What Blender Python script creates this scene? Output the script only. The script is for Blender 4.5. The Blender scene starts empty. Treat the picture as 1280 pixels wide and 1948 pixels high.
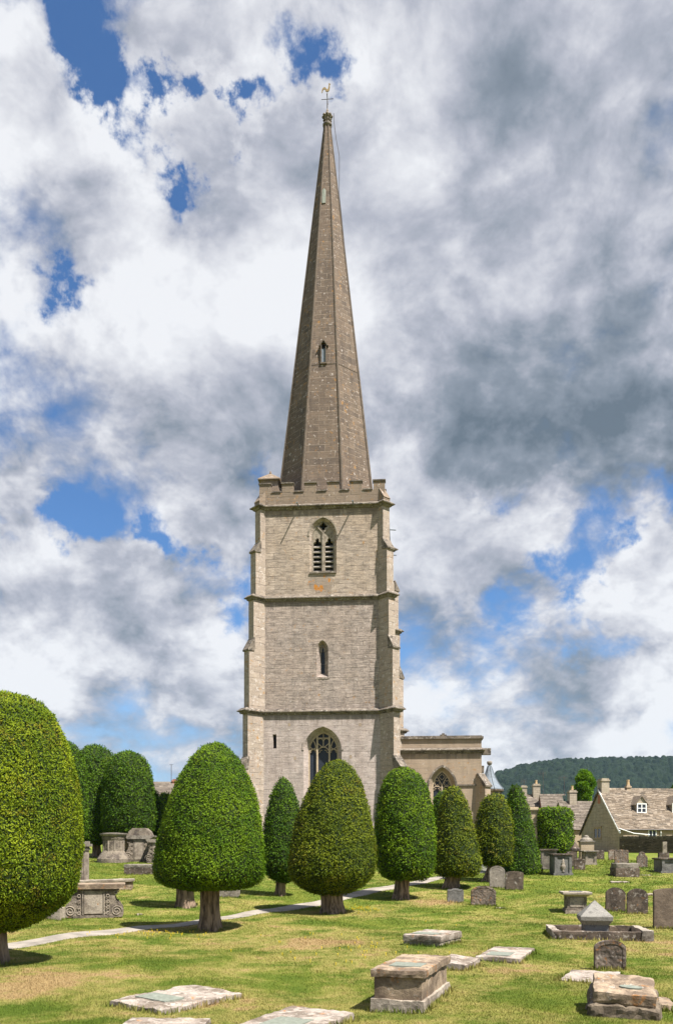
import bpy, bmesh, math, random
import numpy as np
from mathutils import Vector, Matrix, noise as mnoise
R = math.radians
random.seed(7); rng = np.random.default_rng(7)
scene = bpy.context.scene
COL = scene.collection

# ------------------------------------------------------------------ camera
F, PX0, PY0, CAMH = 1600.0, 640.0, 1620.0, 2.3      # focal length / principal point in photo pixels, eye height
cd = bpy.data.cameras.new('camera'); cam = bpy.data.objects.new('camera', cd); COL.objects.link(cam)
cam.location = (0, 0, CAMH); cam.rotation_euler = (R(90), 0, 0)
cd.sensor_fit = 'HORIZONTAL'; cd.sensor_width = 36; cd.lens = F/1280*36
cd.shift_y = (PY0-974)/1280; cd.clip_end = 6000; cd.clip_start = .1
scene.camera = cam

# ------------------------------------------------------------------ sun, exposure
SUN_AZ, SUN_EL = 48.0, 57.0          # azimuth right of "behind the camera"
SKY_STRENGTH = .07
sdir = Vector((math.sin(R(SUN_AZ))*math.cos(R(SUN_EL)), -math.cos(R(SUN_AZ))*math.cos(R(SUN_EL)), math.sin(R(SUN_EL))))
sl = bpy.data.lights.new('sun', 'SUN'); sl.energy = 5.0; sl.angle = R(.53); sl.color = (1, .95, .87)
so = bpy.data.objects.new('sun', sl); COL.objects.link(so)
so.rotation_euler = sdir.to_track_quat('Z', 'Y').to_euler()
scene.view_settings.view_transform = 'Standard'; scene.view_settings.look = 'None'
scene.view_settings.exposure = 1.2; scene.view_settings.gamma = 1
scene.cycles.max_bounces = 5; scene.cycles.transparent_max_bounces = 4
scene.cycles.diffuse_bounces = 3; scene.cycles.volume_bounces = 0
scene.cycles.use_denoising = True

# ------------------------------------------------------------------ node helper
class NT:
    def __init__(s, tree): s.t = tree; s.n = tree.nodes; s.l = tree.links
    def put(s, node, idx, v):
        if v is None: return
        inp = node.inputs[idx]
        if isinstance(v, bpy.types.NodeSocket): s.l.new(v, inp)
        else: inp.default_value = v
    def new(s, typ, **props):
        n = s.n.new(typ)
        for k, v in props.items(): setattr(n, k, v)
        return n
    def m(s, op, a, b=None, c=None, clamp=False):
        n = s.new('ShaderNodeMath', operation=op, use_clamp=clamp); s.put(n, 0, a); s.put(n, 1, b); s.put(n, 2, c); return n.outputs[0]
    def vm(s, op, a, b=None, scale=None):
        n = s.new('ShaderNodeVectorMath', operation=op); s.put(n, 0, a); s.put(n, 1, b)
        if scale is not None: s.put(n, 'Scale', scale)
        return n.outputs['Value'] if op in ('DOT_PRODUCT', 'LENGTH', 'DISTANCE') else n.outputs[0]
    def noise(s, vec, scale, detail=4, rough=.5, dist=0, out=0):
        n = s.new('ShaderNodeTexNoise'); s.put(n, 'Vector', vec); s.put(n, 'Scale', scale); s.put(n, 'Detail', detail)
        s.put(n, 'Roughness', rough); s.put(n, 'Distortion', dist); return n.outputs[out]
    def mr(s, v, a, b, c=0., d=1., smooth=True):
        n = s.new('ShaderNodeMapRange'); n.interpolation_type = 'SMOOTHSTEP' if smooth else 'LINEAR'
        for i, x in enumerate((v, a, b, c, d)): s.put(n, i, x)
        return n.outputs[0]
    def mix(s, f, a, b, mode='MIX'):
        n = s.new('ShaderNodeMix', data_type='RGBA', blend_type=mode)
        s.put(n, 0, f); s.put(n, 6, c4(a)); s.put(n, 7, c4(b)); return n.outputs[2]
    def xyz(s, v): n = s.new('ShaderNodeSeparateXYZ'); s.put(n, 0, v); return n.outputs
    def comb(s, x, y, z): n = s.new('ShaderNodeCombineXYZ'); s.put(n, 0, x); s.put(n, 1, y); s.put(n, 2, z); return n.outputs[0]
    def bump(s, h, strength=.5, dist=.02, nrm=None):
        n = s.new('ShaderNodeBump'); s.put(n, 'Height', h); s.put(n, 'Strength', strength); s.put(n, 'Distance', dist); s.put(n, 'Normal', nrm); return n.outputs[0]
def c4(c):
    if isinstance(c, (tuple, list)) and len(c) == 3: return (c[0], c[1], c[2], 1)
    return c

def pixdir(px, py): return Vector(((px-PX0)/F, 1, (PY0-py)/F)).normalized()

# ------------------------------------------------------------------ world: Nishita sky with clouds by direction
w = bpy.data.worlds.new('World'); scene.world = w; w.use_nodes = True
T = NT(w.node_tree); T.n.clear()
D = T.new('ShaderNodeTexCoord').outputs['Generated']
sky = T.new('ShaderNodeTexSky', sky_type='NISHITA'); sky.sun_disc = False
sky.sun_elevation = R(SUN_EL); sky.sun_rotation = math.atan2(sdir.x, sdir.y)
sky.altitude = 100; sky.air_density = 1.0; sky.dust_density = .6; sky.ozone_density = 2.5
DW = T.vm('ADD', D, T.vm('SCALE', T.vm('SUBTRACT', T.noise(D, 7.0, 7, .62, 0, 1), (.5, .5, .5)), None, .26))
def blob_sum(blobs):
    acc = None
    for (px, py, r, a) in blobs:
        d = T.vm('DISTANCE', DW, tuple(pixdir(px, py)))
        q = T.m('DIVIDE', d, r/F*.95); q = T.m('MULTIPLY', q, q)
        e = T.m('EXPONENT', T.m('MULTIPLY', q, -1.0)); e = T.m('MULTIPLY', e, a)
        acc = e if acc is None else T.m('ADD', acc, e)
    return acc
dz = T.xyz(D)[2]
inv = T.m('DIVIDE', 1.75, T.m('ADD', T.m('MAXIMUM', dz, 0.0), .8))
V = T.vm('SCALE', D, None, inv)
warp = T.vm('SUBTRACT', T.noise(V, 3.0, 4, .5, 0, 1), (.5, .5, .5))
V2 = T.vm('ADD', V, T.vm('SCALE', warp, None, .12))
COVER = [  # coverage: negative opens blue sky
 (215, 90, 50, -.55), (165, 10, 50, -.4), (255, 190, 40, -.5), (225, 130, 40, -.3), (445, 215, 52, -.55), (400, 260, 35, -.45), (485, 170, 35, -.35), (325, 295, 35, -.5), (595, 105, 40, -.5), (650, 60, 36, -.42), (530, 80, 28, -.2), (560, 160, 30, -.3),
 (100, 550, 40, -.55), (10, 440, 30, -.35), (140, 975, 48, -.55), (215, 985, 50, -.62), (300, 1035, 46, -.62), (360, 1065, 42, -.55), (60, 1010, 30, .3), (430, 1120, 42, -.35), (480, 890, 40, -.3), (445, 225, 40, -.3), (330, 290, 36, -.3), (400, 270, 40, -.3), (205, 120, 45, -.3), (100, 555, 40, -.35), (245, 925, 30, -.35), (330, 950, 25, -.15), (15, 690, 25, -.25),
 (1060, 1085, 42, -.45), (1120, 1130, 35, -.4), (1150, 1040, 30, -.4), (960, 940, 45, -.3), (1180, 1200, 60, -.35), (1080, 1220, 50, -.3), (850, 1280, 45, -.3), (990, 1200, 50, -.25), (1230, 985, 40, -.3), (900, 910, 40, -.2), (1080, 990, 40, -.25), (950, 1310, 60, -.15),
 (1000, 600, 330, .25), (950, 200, 330, .2), (350, 600, 230, .2), (100, 230, 120, .3), (330, 130, 70, .3), (560, 350, 110, .2), (730, 190, 60, .15), (150, 1110, 90, .32), (380, 920, 55, .4), (50, 920, 65, .35), (890, 1020, 90, .3), (1220, 1070, 60, .35), (700, 750, 200, .2), (130, 1250, 160, .25), (1000, 1100, 60, .2), (1050, 1380, 250, .16), (250, 1380, 220, .14), (1200, 880, 80, .2), (250, 1180, 60, .1)]
SHADE = [  # grey undersides of the big clouds
 (1000, 800, 110, .45), (860, 740, 110, .26), (1180, 800, 100, .25), (960, 560, 110, .14), (860, 800, 90, .16), (1100, 420, 90, .06), (700, 620, 60, .1), (1180, 720, 150, .24), (1080, 420, 150, .10), (1270, 560, 80, .22), (1120, 200, 200, .05), (760, 840, 110, .20), (980, 320, 120, .06), (860, 1210, 70, .40), (1150, 850, 110, .16), (1000, 330, 150, .05),
 (300, 520, 140, .0), (180, 300, 130, -.12), (250, 600, 120, -.14), (480, 560, 100, -.08), (150, 760, 120, .08), (380, 780, 130, .22), (170, 420, 120, .12), (180, 1320, 80, .30), (90, 1210, 60, .1), (200, 1180, 110, -.16), (380, 1230, 80, -.1), (330, 1340, 100, .2), (60, 640, 60, .08), (500, 780, 90, .12), (420, 700, 100, -.12), (1000, 1400, 60, .14), (1120, 1390, 60, .14),
 (560, 330, 100, -.04), (90, 160, 90, -.16), (690, 130, 80, -.18), (60, 600, 60, -.12), (870, 980, 80, -.24), (150, 1060, 80, -.22), (1210, 1030, 70, -.2), (390, 900, 55, -.16), (230, 230, 60, -.12), (1220, 440, 60, -.14), (50, 890, 50, -.2), (1180, 1310, 70, -.22), (300, 1420, 140, -.12), (900, 1400, 120, -.12), (1200, 1420, 110, -.1), (60, 1300, 80, -.12), (820, 1310, 50, -.2), (130, 820, 80, -.1)]
cov = blob_sum(COVER); shd = blob_sum(SHADE)
NC = 2.2
n1 = T.m('ADD', T.m('MULTIPLY', T.m('SUBTRACT', T.noise(V2, 2.5, 12, .6), .5), NC), .5)
up = (0.05, 0.0, .085)
n1u = T.m('ADD', T.m('MULTIPLY', T.m('SUBTRACT', T.noise(T.vm('ADD', V2, up), 2.5, 10, .58), .5), NC), .5)
puff = T.noise(V2, 8.0, 10, .62)
vo = T.new('ShaderNodeTexVoronoi', feature='F1', normalize=True); T.put(vo, 'Vector', V2); T.put(vo, 'Scale', 7.5); T.put(vo, 'Detail', 4.0); T.put(vo, 'Roughness', .55)
bill = T.m('SUBTRACT', .22, vo.outputs[0])
dens = T.m('ADD', T.m('ADD', n1, T.m('ADD', cov, T.m('MULTIPLY', bill, .5))), T.m('MULTIPLY', T.m('SUBTRACT', puff, .5), .35))
dens = T.m('ADD', dens, T.mr(dz, .02, .16, .20, 0)); alpha = T.mr(dens, .18, .60)
grad = T.m('MULTIPLY', T.m('SUBTRACT', n1u, n1), 1.5)            # thinner above -> lit top, thicker above -> shaded base
thick = T.mr(dens, .60, 1.15, 0, .30)
pf = T.m('ADD', T.m('MULTIPLY', T.m('SUBTRACT', puff, .5), -.75), T.m('MULTIPLY', bill, -1.35))
dark = T.m('ADD', T.m('ADD', T.m('ADD', grad, thick), shd), pf)
dark = T.m('ADD', dark, .14)
cr = T.new('ShaderNodeValToRGB'); T.put(cr, 0, dark)
els = cr.color_ramp.elements
els[0].position = 0.0; els[0].color = (.86, .87, .90, 1)
els[1].position = 1.0; els[1].color = (.15, .19, .235, 1)
for p, c in ((.2, (.68, .69, .74)), (.42, (.46, .48, .55)), (.68, (.27, .31, .37))):
    e = els.new(p); e.color = (*c, 1)
cloud = T.vm('SCALE', cr.outputs[0], None, .46/SKY_STRENGTH)
skyc = T.mix(1.0, sky.outputs[0], (.54, .76, .98), 'MULTIPLY')
skyc = T.mix(T.mr(dz, -.05, .30, .75, 0), skyc, (.22/SKY_STRENGTH, .31/SKY_STRENGTH, .42/SKY_STRENGTH)); col = T.mix(T.m('MULTIPLY', alpha, .97), skyc, cloud)
# ground half of the world
below = T.mr(dz, -.02, 0.0)
col = T.mix(below, (.5, .5, .35), col)
bg = T.new('ShaderNodeBackground'); T.put(bg, 0, col); T.put(bg, 1, SKY_STRENGTH)
T.l.new(bg.outputs[0], T.new('ShaderNodeOutputWorld').inputs[0])
w.cycles.sampling_method = 'MANUAL'; w.cycles.sample_map_resolution = 512

# ------------------------------------------------------------------ ground shape and pixel -> place
_gy = np.array([-60, 0, 22, 28, 32, 36, 43, 50, 57, 66, 80, 120, 400, 4000.])
_gz = np.array([0, 0, 0, .06, .22, .45, .95, 1.35, 1.65, 1.95, 2.22, 2.7, 2.9, 2.9])
_yy = np.linspace(-60, 200, 1041); _zz = np.interp(_yy, _gy, _gz)
_ker = np.hanning(25); _ker /= _ker.sum(); _zs = np.convolve(np.pad(_zz, 12, mode='edge'), _ker, 'valid')
def gz(x, y):
    x = np.asarray(x, float); y = np.asarray(y, float)
    z = np.where(y < 190, np.interp(y, _yy, _zs), np.interp(y, _gy, _gz))
    t = np.clip((-x-8)/14, 0, 1); t = t*t*(3-2*t)
    z = z + t*np.clip((y-52)*.028, 0, .9)
    near = np.exp(-((y-22)/30)**2)
    z = z + near*(.035*np.sin(x*.9+y*.35)+.03*np.sin(y*.7-x*.43+1)+.02*np.sin(x*2.1+1.3*y))
    return z
def G(px, py, h=0.0):
    """point h above the ground that the photo shows at px, py"""
    a, b = (px-PX0)/F, (PY0-py)/F
    d = np.concatenate([np.arange(6, 60, .02), np.arange(60, 200, .1)])
    diff = CAMH + b*d - (gz(a*d, d)+h)
    i = int(np.argmax(diff < 0)) if (diff < 0).any() else len(d)-1
    return Vector((a*d[i], d[i], float(gz(a*d[i], d[i]))))
def P(px, py, d): return Vector(((px-PX0)/F*d, d, CAMH+(PY0-py)/F*d))

# ------------------------------------------------------------------ object helpers
def tag(o, label=None, cat=None, group=None, kind=None):
    if label: o['label'] = label
    if cat: o['category'] = cat
    if group: o['group'] = group
    if kind: o['kind'] = kind
    return o
def empty(name, loc, rz=0, label=None, cat=None, group=None):
    o = bpy.data.objects.new(name, None); COL.objects.link(o); o.location = loc; o.rotation_euler = (0, 0, rz)
    o.empty_display_size = .1
    return tag(o, label, cat, group)
def link(name, me, mats, parent=None, loc=None, rot=None):
    o = bpy.data.objects.new(name, me); COL.objects.link(o)
    for m_ in (mats if isinstance(mats, (list, tuple)) else [mats]): me.materials.append(m_)
    if parent: o.parent = parent
    if loc is not None: o.location = loc
    if rot is not None: o.rotation_euler = rot
    return o
class MB:
    def __init__(s): s.v = []; s.f = []
    def add(s, vs, fs):
        s.marks = getattr(s, 'marks', [])+[(len(s.v), len(s.f))]
        n = len(s.v); s.v += [tuple(v) for v in vs]; s.f += [tuple(i+n for i in f) for f in fs]; return s
    def box(s, x0, x1, y0, y1, z0, z1, M=None):
        vs = [(x, y, z) for z in (z0, z1) for y in (y0, y1) for x in (x0, x1)]
        if M: vs = [M @ Vector(v) for v in vs]
        return s.add(vs, [(0, 2, 3, 1), (4, 5, 7, 6), (0, 1, 5, 4), (1, 3, 7, 5), (3, 2, 6, 7), (2, 0, 4, 6)])
    def prism(s, poly, y0, y1, M=None):     # poly in (x,z), extruded along y
        n = len(poly); vs = [(p[0], y0, p[1]) for p in poly]+[(p[0], y1, p[1]) for p in poly]
        if M: vs = [M @ Vector(v) for v in vs]
        return s.add(vs, [tuple(range(n)), tuple(range(2*n-1, n-1, -1))]+[((i+1) % n, i, n+i, n+(i+1) % n) for i in range(n)])
    def bar(s, pts, wid, y0, y1):           # flat bar along an x,z polyline, from depth y0 to y1
        pts = [Vector((p[0], p[1])) for p in pts]; L = []; Rr = []
        for i, p in enumerate(pts):
            a = pts[max(i-1, 0)]; b = pts[min(i+1, len(pts)-1)]; t = (b-a).normalized(); nn = Vector((-t.y, t.x))*wid/2
            L.append(p+nn); Rr.append(p-nn)
        for i in range(len(pts)-1):
            q = [L[i], L[i+1], Rr[i+1], Rr[i]]
            s.prism([(v.x, v.y) for v in q], y0, y1)
        return s
    def lathe(s, prof, seg=16, c=(0, 0, 0), rot=0, sx=1, sy=1, cap=True):
        vs = []
        for (r, z) in prof:
            for k in range(seg):
                a = rot+2*math.pi*k/seg; vs.append((c[0]+r*math.cos(a)*sx, c[1]+r*math.sin(a)*sy, c[2]+z))
        fs = [(i*seg+k, i*seg+(k+1) % seg, (i+1)*seg+(k+1) % seg, (i+1)*seg+k) for i in range(len(prof)-1) for k in range(seg)]
        if cap: fs += [tuple(range(seg-1, -1, -1)), tuple((len(prof)-1)*seg+k for k in range(seg))]
        return s.add(vs, fs)
    def tube(s, pts, r, seg=6):
        pts = [Vector(p) for p in pts]; vs = []
        for i, p in enumerate(pts):
            t = (pts[min(i+1, len(pts)-1)]-pts[max(i-1, 0)]).normalized()
            a = t.orthogonal().normalized() if i == 0 else (a-t*a.dot(t)).normalized()
            b = t.cross(a); rr = r[i] if isinstance(r, (list, tuple)) else r
            for k in range(seg):
                th = 2*math.pi*k/seg; vs.append(p+(a*math.cos(th)+b*math.sin(th))*rr)
        fs = [(i*seg+k, i*seg+(k+1) % seg, (i+1)*seg+(k+1) % seg, (i+1)*seg+k) for i in range(len(pts)-1) for k in range(seg)]
        fs += [tuple(range(seg-1, -1, -1)), tuple((len(pts)-1)*seg+k for k in range(seg))]
        return s.add(vs, fs)
    def mesh(s, name, smooth=False):
        me = bpy.data.meshes.new(name); me.from_pydata(s.v, [], s.f); me.update()
        if smooth: me.polygons.foreach_set('use_smooth', [True]*len(me.polygons))
        return me
    def build(s, name, mats, parent=None, loc=None, rot=None, smooth=False):
        return link(name, s.mesh(name, smooth), mats, parent, loc, rot)
def split(mb, name, mats, parent):
    mk = mb.marks+[(len(mb.v), len(mb.f))]
    for (v0, f0), (v1, f1) in zip(mk[:-1], mk[1:]):
        q = MB(); q.v = mb.v[v0:v1]; q.f = [tuple(i-v0 for i in f) for f in mb.f[f0:f1]]; q.build(name, mats, parent)
def arc(cx, cz, r, a0, a1, n=10): return [(cx+r*math.cos(R(a0+(a1-a0)*i/n)), cz+r*math.sin(R(a0+(a1-a0)*i/n))) for i in range(n+1)]
def arch(w_, zb, zs, za, n=9, cx=0):
    h = za-zs; c = (h*h-w_*w_/4)/w_; Rr = w_/2+c; amax = math.degrees(math.atan2(h, c))
    right = [(cx-c+Rr*math.cos(R(amax*i/n)), zs+Rr*math.sin(R(amax*i/n))) for i in range(n+1)]
    left = [(2*cx-x, z) for x, z in reversed(right[:-1])]
    return [(cx-w_/2, zb), (cx+w_/2, zb)]+right+left
def plate(outer, holes, y, flip=False):
    """flat face at depth y with holes, normal to -y; returns bmesh-made (verts, faces)"""
    bm = bmesh.new(); es = []
    for loop in [outer]+list(holes):
        vs = [bm.verts.new((p[0], y, p[1])) for p in loop]
        es += [bm.edges.new((vs[i], vs[(i+1) % len(vs)])) for i in range(len(vs))]
    bmesh.ops.triangle_fill(bm, use_beauty=True, use_dissolve=False, edges=es)
    bm.normal_update(); bm.verts.ensure_lookup_table()
    out_f = []
    for f in bm.faces:
        idx = [v.index for v in f.verts]
        if (f.normal.y > 0) != flip: idx.reverse()
        out_f.append(idx)
    bm.verts.index_update()
    vs = [tuple(v.co) for v in bm.verts]; bm.free()
    return vs, out_f
def rings(mb, a, ya, b, yb):
    n = len(a); mb.add([(p[0], ya, p[1]) for p in a]+[(p[0], yb, p[1]) for p in b], [(i, (i+1) % n, n+(i+1) % n, n+i) for i in range(n)])
def thick_plate(mb, outer, holes, y0, y1):
    mb.add(*plate(outer, holes, y0)); mb.add(*plate(outer, holes, y1, True))
    for h in holes: rings(mb, h, y0, h, y1)
    rings(mb, outer, y0, outer, y1)
def rough_box(lx, ly, z0, z1, seg=.08, amp=.012, rnd=.03, seed=0, taper=0., M=None):
    """weathered block, subdivided, worn edges"""
    lz = z1-z0; bm = bmesh.new()
    nx, ny, nz = [max(2, int(round(l/seg))) for l in (lx, ly, lz)]
    nx, ny, nz = min(nx, 36), min(ny, 36), min(nz, 16)
    vmap = {}
    def vid(i, j, k):
        if (i, j, k) not in vmap:
            p = Vector(((i/nx-.5)*lx, (j/ny-.5)*ly, (k/nz)*lz)); c = Vector((0, 0, lz/2)); h = Vector((lx/2, ly/2, lz/2)); q = p-c
            inner = Vector([max(-h[a]+rnd, min(h[a]-rnd, q[a])) for a in range(3)]); dd = q-inner
            if dd.length > 1e-6: q = inner+dd.normalized()*rnd if dd.length > rnd else q
            p = q+c; s3 = Vector((seed*3.7, seed*1.3, seed*7.1))
            nv = mnoise.noise_vector(p*3.1+s3)*amp*1.3+mnoise.noise_vector(p*11+s3)*amp
            tp = 1-taper*(p.z/lz); p = Vector((p.x*tp, p.y*tp, p.z+z0))+nv
            vmap[(i, j, k)] = bm.verts.new(p)
        return vmap[(i, j, k)]
    for i in range(nx):
        for j in range(ny):
            bm.faces.new([vid(i, j, nz), vid(i+1, j, nz), vid(i+1, j+1, nz), vid(i, j+1, nz)])
            bm.faces.new([vid(i, j+1, 0), vid(i+1, j+1, 0), vid(i+1, j, 0), vid(i, j, 0)])
    for i in range(nx):
        for k in range(nz):
            bm.faces.new([vid(i, 0, k), vid(i+1, 0, k), vid(i+1, 0, k+1), vid(i, 0, k+1)])
            bm.faces.new([vid(i, ny, k+1), vid(i+1, ny, k+1), vid(i+1, ny, k), vid(i, ny, k)])
    for j in range(ny):
        for k in range(nz):
            bm.faces.new([vid(0, j, k+1), vid(0, j+1, k+1), vid(0, j+1, k), vid(0, j, k)])
            bm.faces.new([vid(nx, j, k), vid(nx, j+1, k), vid(nx, j+1, k+1), vid(nx, j, k+1)])
    bm.verts.index_update()
    vs = [v.co.copy() for v in bm.verts]
    if M: vs = [M @ v for v in vs]
    fs = [[v.index for v in f.verts] for f in bm.faces]; bm.free()
    return vs, fs

# ------------------------------------------------------------------ materials
def new_mat(name):
    m_ = bpy.data.materials.new(name); m_.use_nodes = True; t = NT(m_.node_tree); t.n.clear()
    b = t.new('ShaderNodeBsdfPrincipled'); o = t.new('ShaderNodeOutputMaterial'); t.l.new(b.outputs[0], o.inputs[0])
    t.put(b, 'Roughness', .9); t.put(b, 'Specular IOR Level', .25)
    return m_, t, b, o
def wall_uv(t, warp=.0):
    tc = t.new('ShaderNodeTexCoord'); p = tc.outputs['Object']; nx, ny, nz = t.xyz(tc.outputs['Normal'])[:3]; x, y, z = t.xyz(p)[:3]
    u = t.m('SUBTRACT', t.m('MULTIPLY', y, nx), t.m('MULTIPLY', x, ny))
    return p, t.comb(u, z, 0)
TINT = (.745, .705, .715)
def ashlar(name, base, alt, bw=.62, rh=.29, mortar=(.13, .11, .09), white=.0, orange=.0, grime=.5, streak=.5, tint=(.5, .42, .3), mort_w=.034, var=.6, bumps=.6, stain=None, drip=None):
    m_, t, b, o = new_mat(name); p, uv = wall_uv(t)
    wv = t.vm('SCALE', t.vm('SUBTRACT', t.noise(uv, 1.3, 3, .5, 0, 1), (.5, .5, .5)), None, .10)
    uv2 = t.vm('ADD', uv, wv)
    def brick(scale_w, scale_h, off, vec):
        n = t.new('ShaderNodeTexBrick'); n.offset = off; t.put(n, 'Vector', vec); t.put(n, 'Color1', (0, 0, 0, 1)); t.put(n, 'Color2', (1, 1, 1, 1)); t.put(n, 'Mortar', (.5, .5, .5, 1))
        t.put(n, 'Scale', 1); t.put(n, 'Mortar Size', mort_w*.6); t.put(n, 'Mortar Smooth', .6); t.put(n, 'Brick Width', scale_w); t.put(n, 'Row Height', scale_h); t.put(n, 'Bias', 0)
        return n
    b1 = brick(bw, rh, .5, uv2); b2 = brick(bw*1.7, rh*1.5, .37, t.vm('ADD', uv2, (3.3, 7.1, 0)))
    sel = t.mr(t.noise(uv, .22, 2, .5), .47, .53)
    bc = t.mix(sel, b1.outputs[0], b2.outputs[0]); fac = t.m('ADD', t.m('MULTIPLY', b1.outputs[1], t.m('SUBTRACT', 1.0, sel)), t.m('MULTIPLY', b2.outputs[1], sel))
    nb = t.noise(p, .5, 5, .6); nf = t.noise(p, 14, 6, .65)
    st = t.noise(t.vm('MULTIPLY', uv, (1.6, 13.0, 1)), 1.0, 7, .72)      # level weathering along the courses
    vs_ = t.noise(t.vm('MULTIPLY', uv, (2.2, .18, 1)), 1.0, 5, .6)       # rain streaks
    c = t.mix(t.m('MULTIPLY', bc, var), base, alt)
    c = t.mix(t.mr(nb, .35, .7, 0, .55), c, tint)
    k = t.m('MULTIPLY', t.mr(st, .3, .7, .62, 1.3, False), t.mr(nf, .25, .75, .75, 1.25, False)); k = t.m('MULTIPLY', k, t.mr(t.noise(t.vm('MULTIPLY', p, (1, 1, 1.6)), 1.9, 6, .68), .3, .7, .80, 1.18, False))
    k = t.m('ADD', t.m('MULTIPLY', t.m('SUBTRACT', k, 1.0), streak), 1.0)
    k = t.m('MULTIPLY', k, t.mr(vs_, .35, .75, 1.0, 1-.35*grime))
    c = t.mix(1.0, c, t.comb(k, k, k), 'MULTIPLY')
    mm = t.m('MULTIPLY', fac, t.mr(t.noise(t.vm('MULTIPLY', p, (1, 1, 2.5)), 1.9, 5, .6), .38, .66, .05, .9))
    c = t.mix(mm, c, mortar)
    if white:
        wl = t.mr(t.noise(p, 4.5, 8, .7), .63-.08*white, .67-.08*white); c = t.mix(t.m('MULTIPLY', wl, .8), c, (.60, .56, .50))
    if orange:
        ol = t.m('MULTIPLY', t.mr(t.noise(p, 3.1, 7, .7, .3), .61-.08*orange, .67-.08*orange), t.mr(t.noise(p, .45, 2), .42, .6)); c = t.mix(t.m('MULTIPLY', ol, .8), c, (.42, .22, .05))
    if drip:
        zz_ = t.xyz(p)[2]; dn = t.noise(t.vm('MULTIPLY', uv, (3.0, .05, 1)), 1.0, 5, .7)
        ln_ = t.mr(dn, .40, .68, .15, 1.6, False); dz_ = t.m('SUBTRACT', drip, zz_)
        c = t.mix(t.m('MULTIPLY', t.m('MULTIPLY', t.mr(t.m('DIVIDE', dz_, ln_), .0, 1.0, 1, 0), t.mr(dz_, -.05, .0)), .62), c, (.13, .105, .085))
    if stain:
        sx_, sz_, rx_, rz_ = stain; ux, uz, _u = t.xyz(p)[0], t.xyz(p)[2], 0
        ddx = t.m('DIVIDE', t.m('SUBTRACT', ux, sx_), rx_); ddz = t.m('DIVIDE', t.m('SUBTRACT', uz, sz_), rz_)
        dd_ = t.m('ADD', t.m('MULTIPLY', ddx, ddx), t.m('MULTIPLY', ddz, ddz))
        reg = t.mr(dd_, .6, 1.15, 1, 0)
        c = t.mix(t.m('MULTIPLY', reg, .55), c, (.27, .225, .175))
        c = t.mix(t.m('MULTIPLY', reg, t.mr(t.noise(t.vm('MULTIPLY', p, (1.0, 1, .6)), 2.6, 5, .6), .53, .58)), c, (.50, .22, .04))
    c = t.mix(1.0, c, TINT, 'MULTIPLY')
    t.put(b, 'Base Color', c)
    h = t.m('ADD', t.m('MULTIPLY', st, .5), t.m('SUBTRACT', t.m('MULTIPLY', nf, .5), t.m('MULTIPLY', mm, 1.2)))
    t.put(b, 'Normal', t.bump(h, bumps, .03))
    return m_
def stone(name, base, dark, white=.4, orange=.0, scale=1., grime=.6, green=0., carved=0., sides=.45):
    m_, t, b, o = new_mat(name)
    tc = t.new('ShaderNodeTexCoord'); oi = t.new('ShaderNodeObjectInfo')
    p = t.vm('ADD', tc.outputs['Object'], t.vm('SCALE', oi.outputs['Location'], None, .731))
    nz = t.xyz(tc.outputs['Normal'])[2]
    na = t.noise(p, 2.2*scale, 8, .65, .3); nb = t.noise(p, 9*scale, 8, .7); nc = t.noise(p, 40*scale, 5, .7)
    c = t.mix(t.mr(na, .62-.25*grime, .80-.25*grime), base, dark)
    c = t.mix(t.mr(nb, .5, .68, 0, .7), c, tuple(x*.55 for x in dark))
    if green: c = t.mix(t.mr(t.noise(p, 3.7*scale, 5, .6), .5, .66, 0, green), c, (.16, .17, .07))
    if orange: c = t.mix(t.mr(t.noise(p, 5.3*scale, 8, .7, .4), .66-.14*orange, .74-.14*orange, 0, .85), c, (.45, .20, .05))
    if white: c = t.mix(t.mr(t.noise(p, 6.1*scale, 10, .72, .2), .66-.18*white, .71-.18*white, 0, .8), c, (.52, .485, .43))
    k = t.mr(nc, .25, .75, .72, 1.28, False); c = t.mix(1.0, c, t.comb(k, k, k), 'MULTIPLY')
    if sides: c = t.mix(t.m('MULTIPLY', t.mr(t.m('ABSOLUTE', nz), .35, .75, sides, 0), t.mr(na, .30, .62, .35, 1)), c, tuple(x*.6 for x in dark))  # upright faces coloured darker, standing in for shade as well as algae
    c = t.mix(1.0, c, (.76, .73, .72), 'MULTIPLY')
    t.put(b, 'Base Color', c)
    h = t.m('ADD', t.m('MULTIPLY', nb, 1.0), t.m('MULTIPLY', nc, .35))
    if carved:
        vo = t.new('ShaderNodeTexVoronoi', feature='SMOOTH_F1'); t.put(vo, 'Vector', p); t.put(vo, 'Scale', 14.0); h = t.m('ADD', h, t.m('MULTIPLY', vo.outputs[0], carved))
    t.put(b, 'Normal', t.bump(h, .7, .03)); return m_
def plain(name, colr, rough=.7, metal=0., nscale=8, var=.25, bumpd=.003):
    m_, t, b, o = new_mat(name); p = t.new('ShaderNodeTexCoord').outputs['Object']
    n_ = t.noise(p, nscale, 6, .6); k = t.mr(n_, .3, .7, 1-var, 1+var, False)
    t.put(b, 'Base Color', t.mix(1.0, colr, t.comb(k, k, k), 'MULTIPLY')); t.put(b, 'Roughness', rough); t.put(b, 'Metallic', metal)
    t.put(b, 'Normal', t.bump(n_, .4, bumpd)); return m_
LT = (.57, .55, .36)
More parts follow.
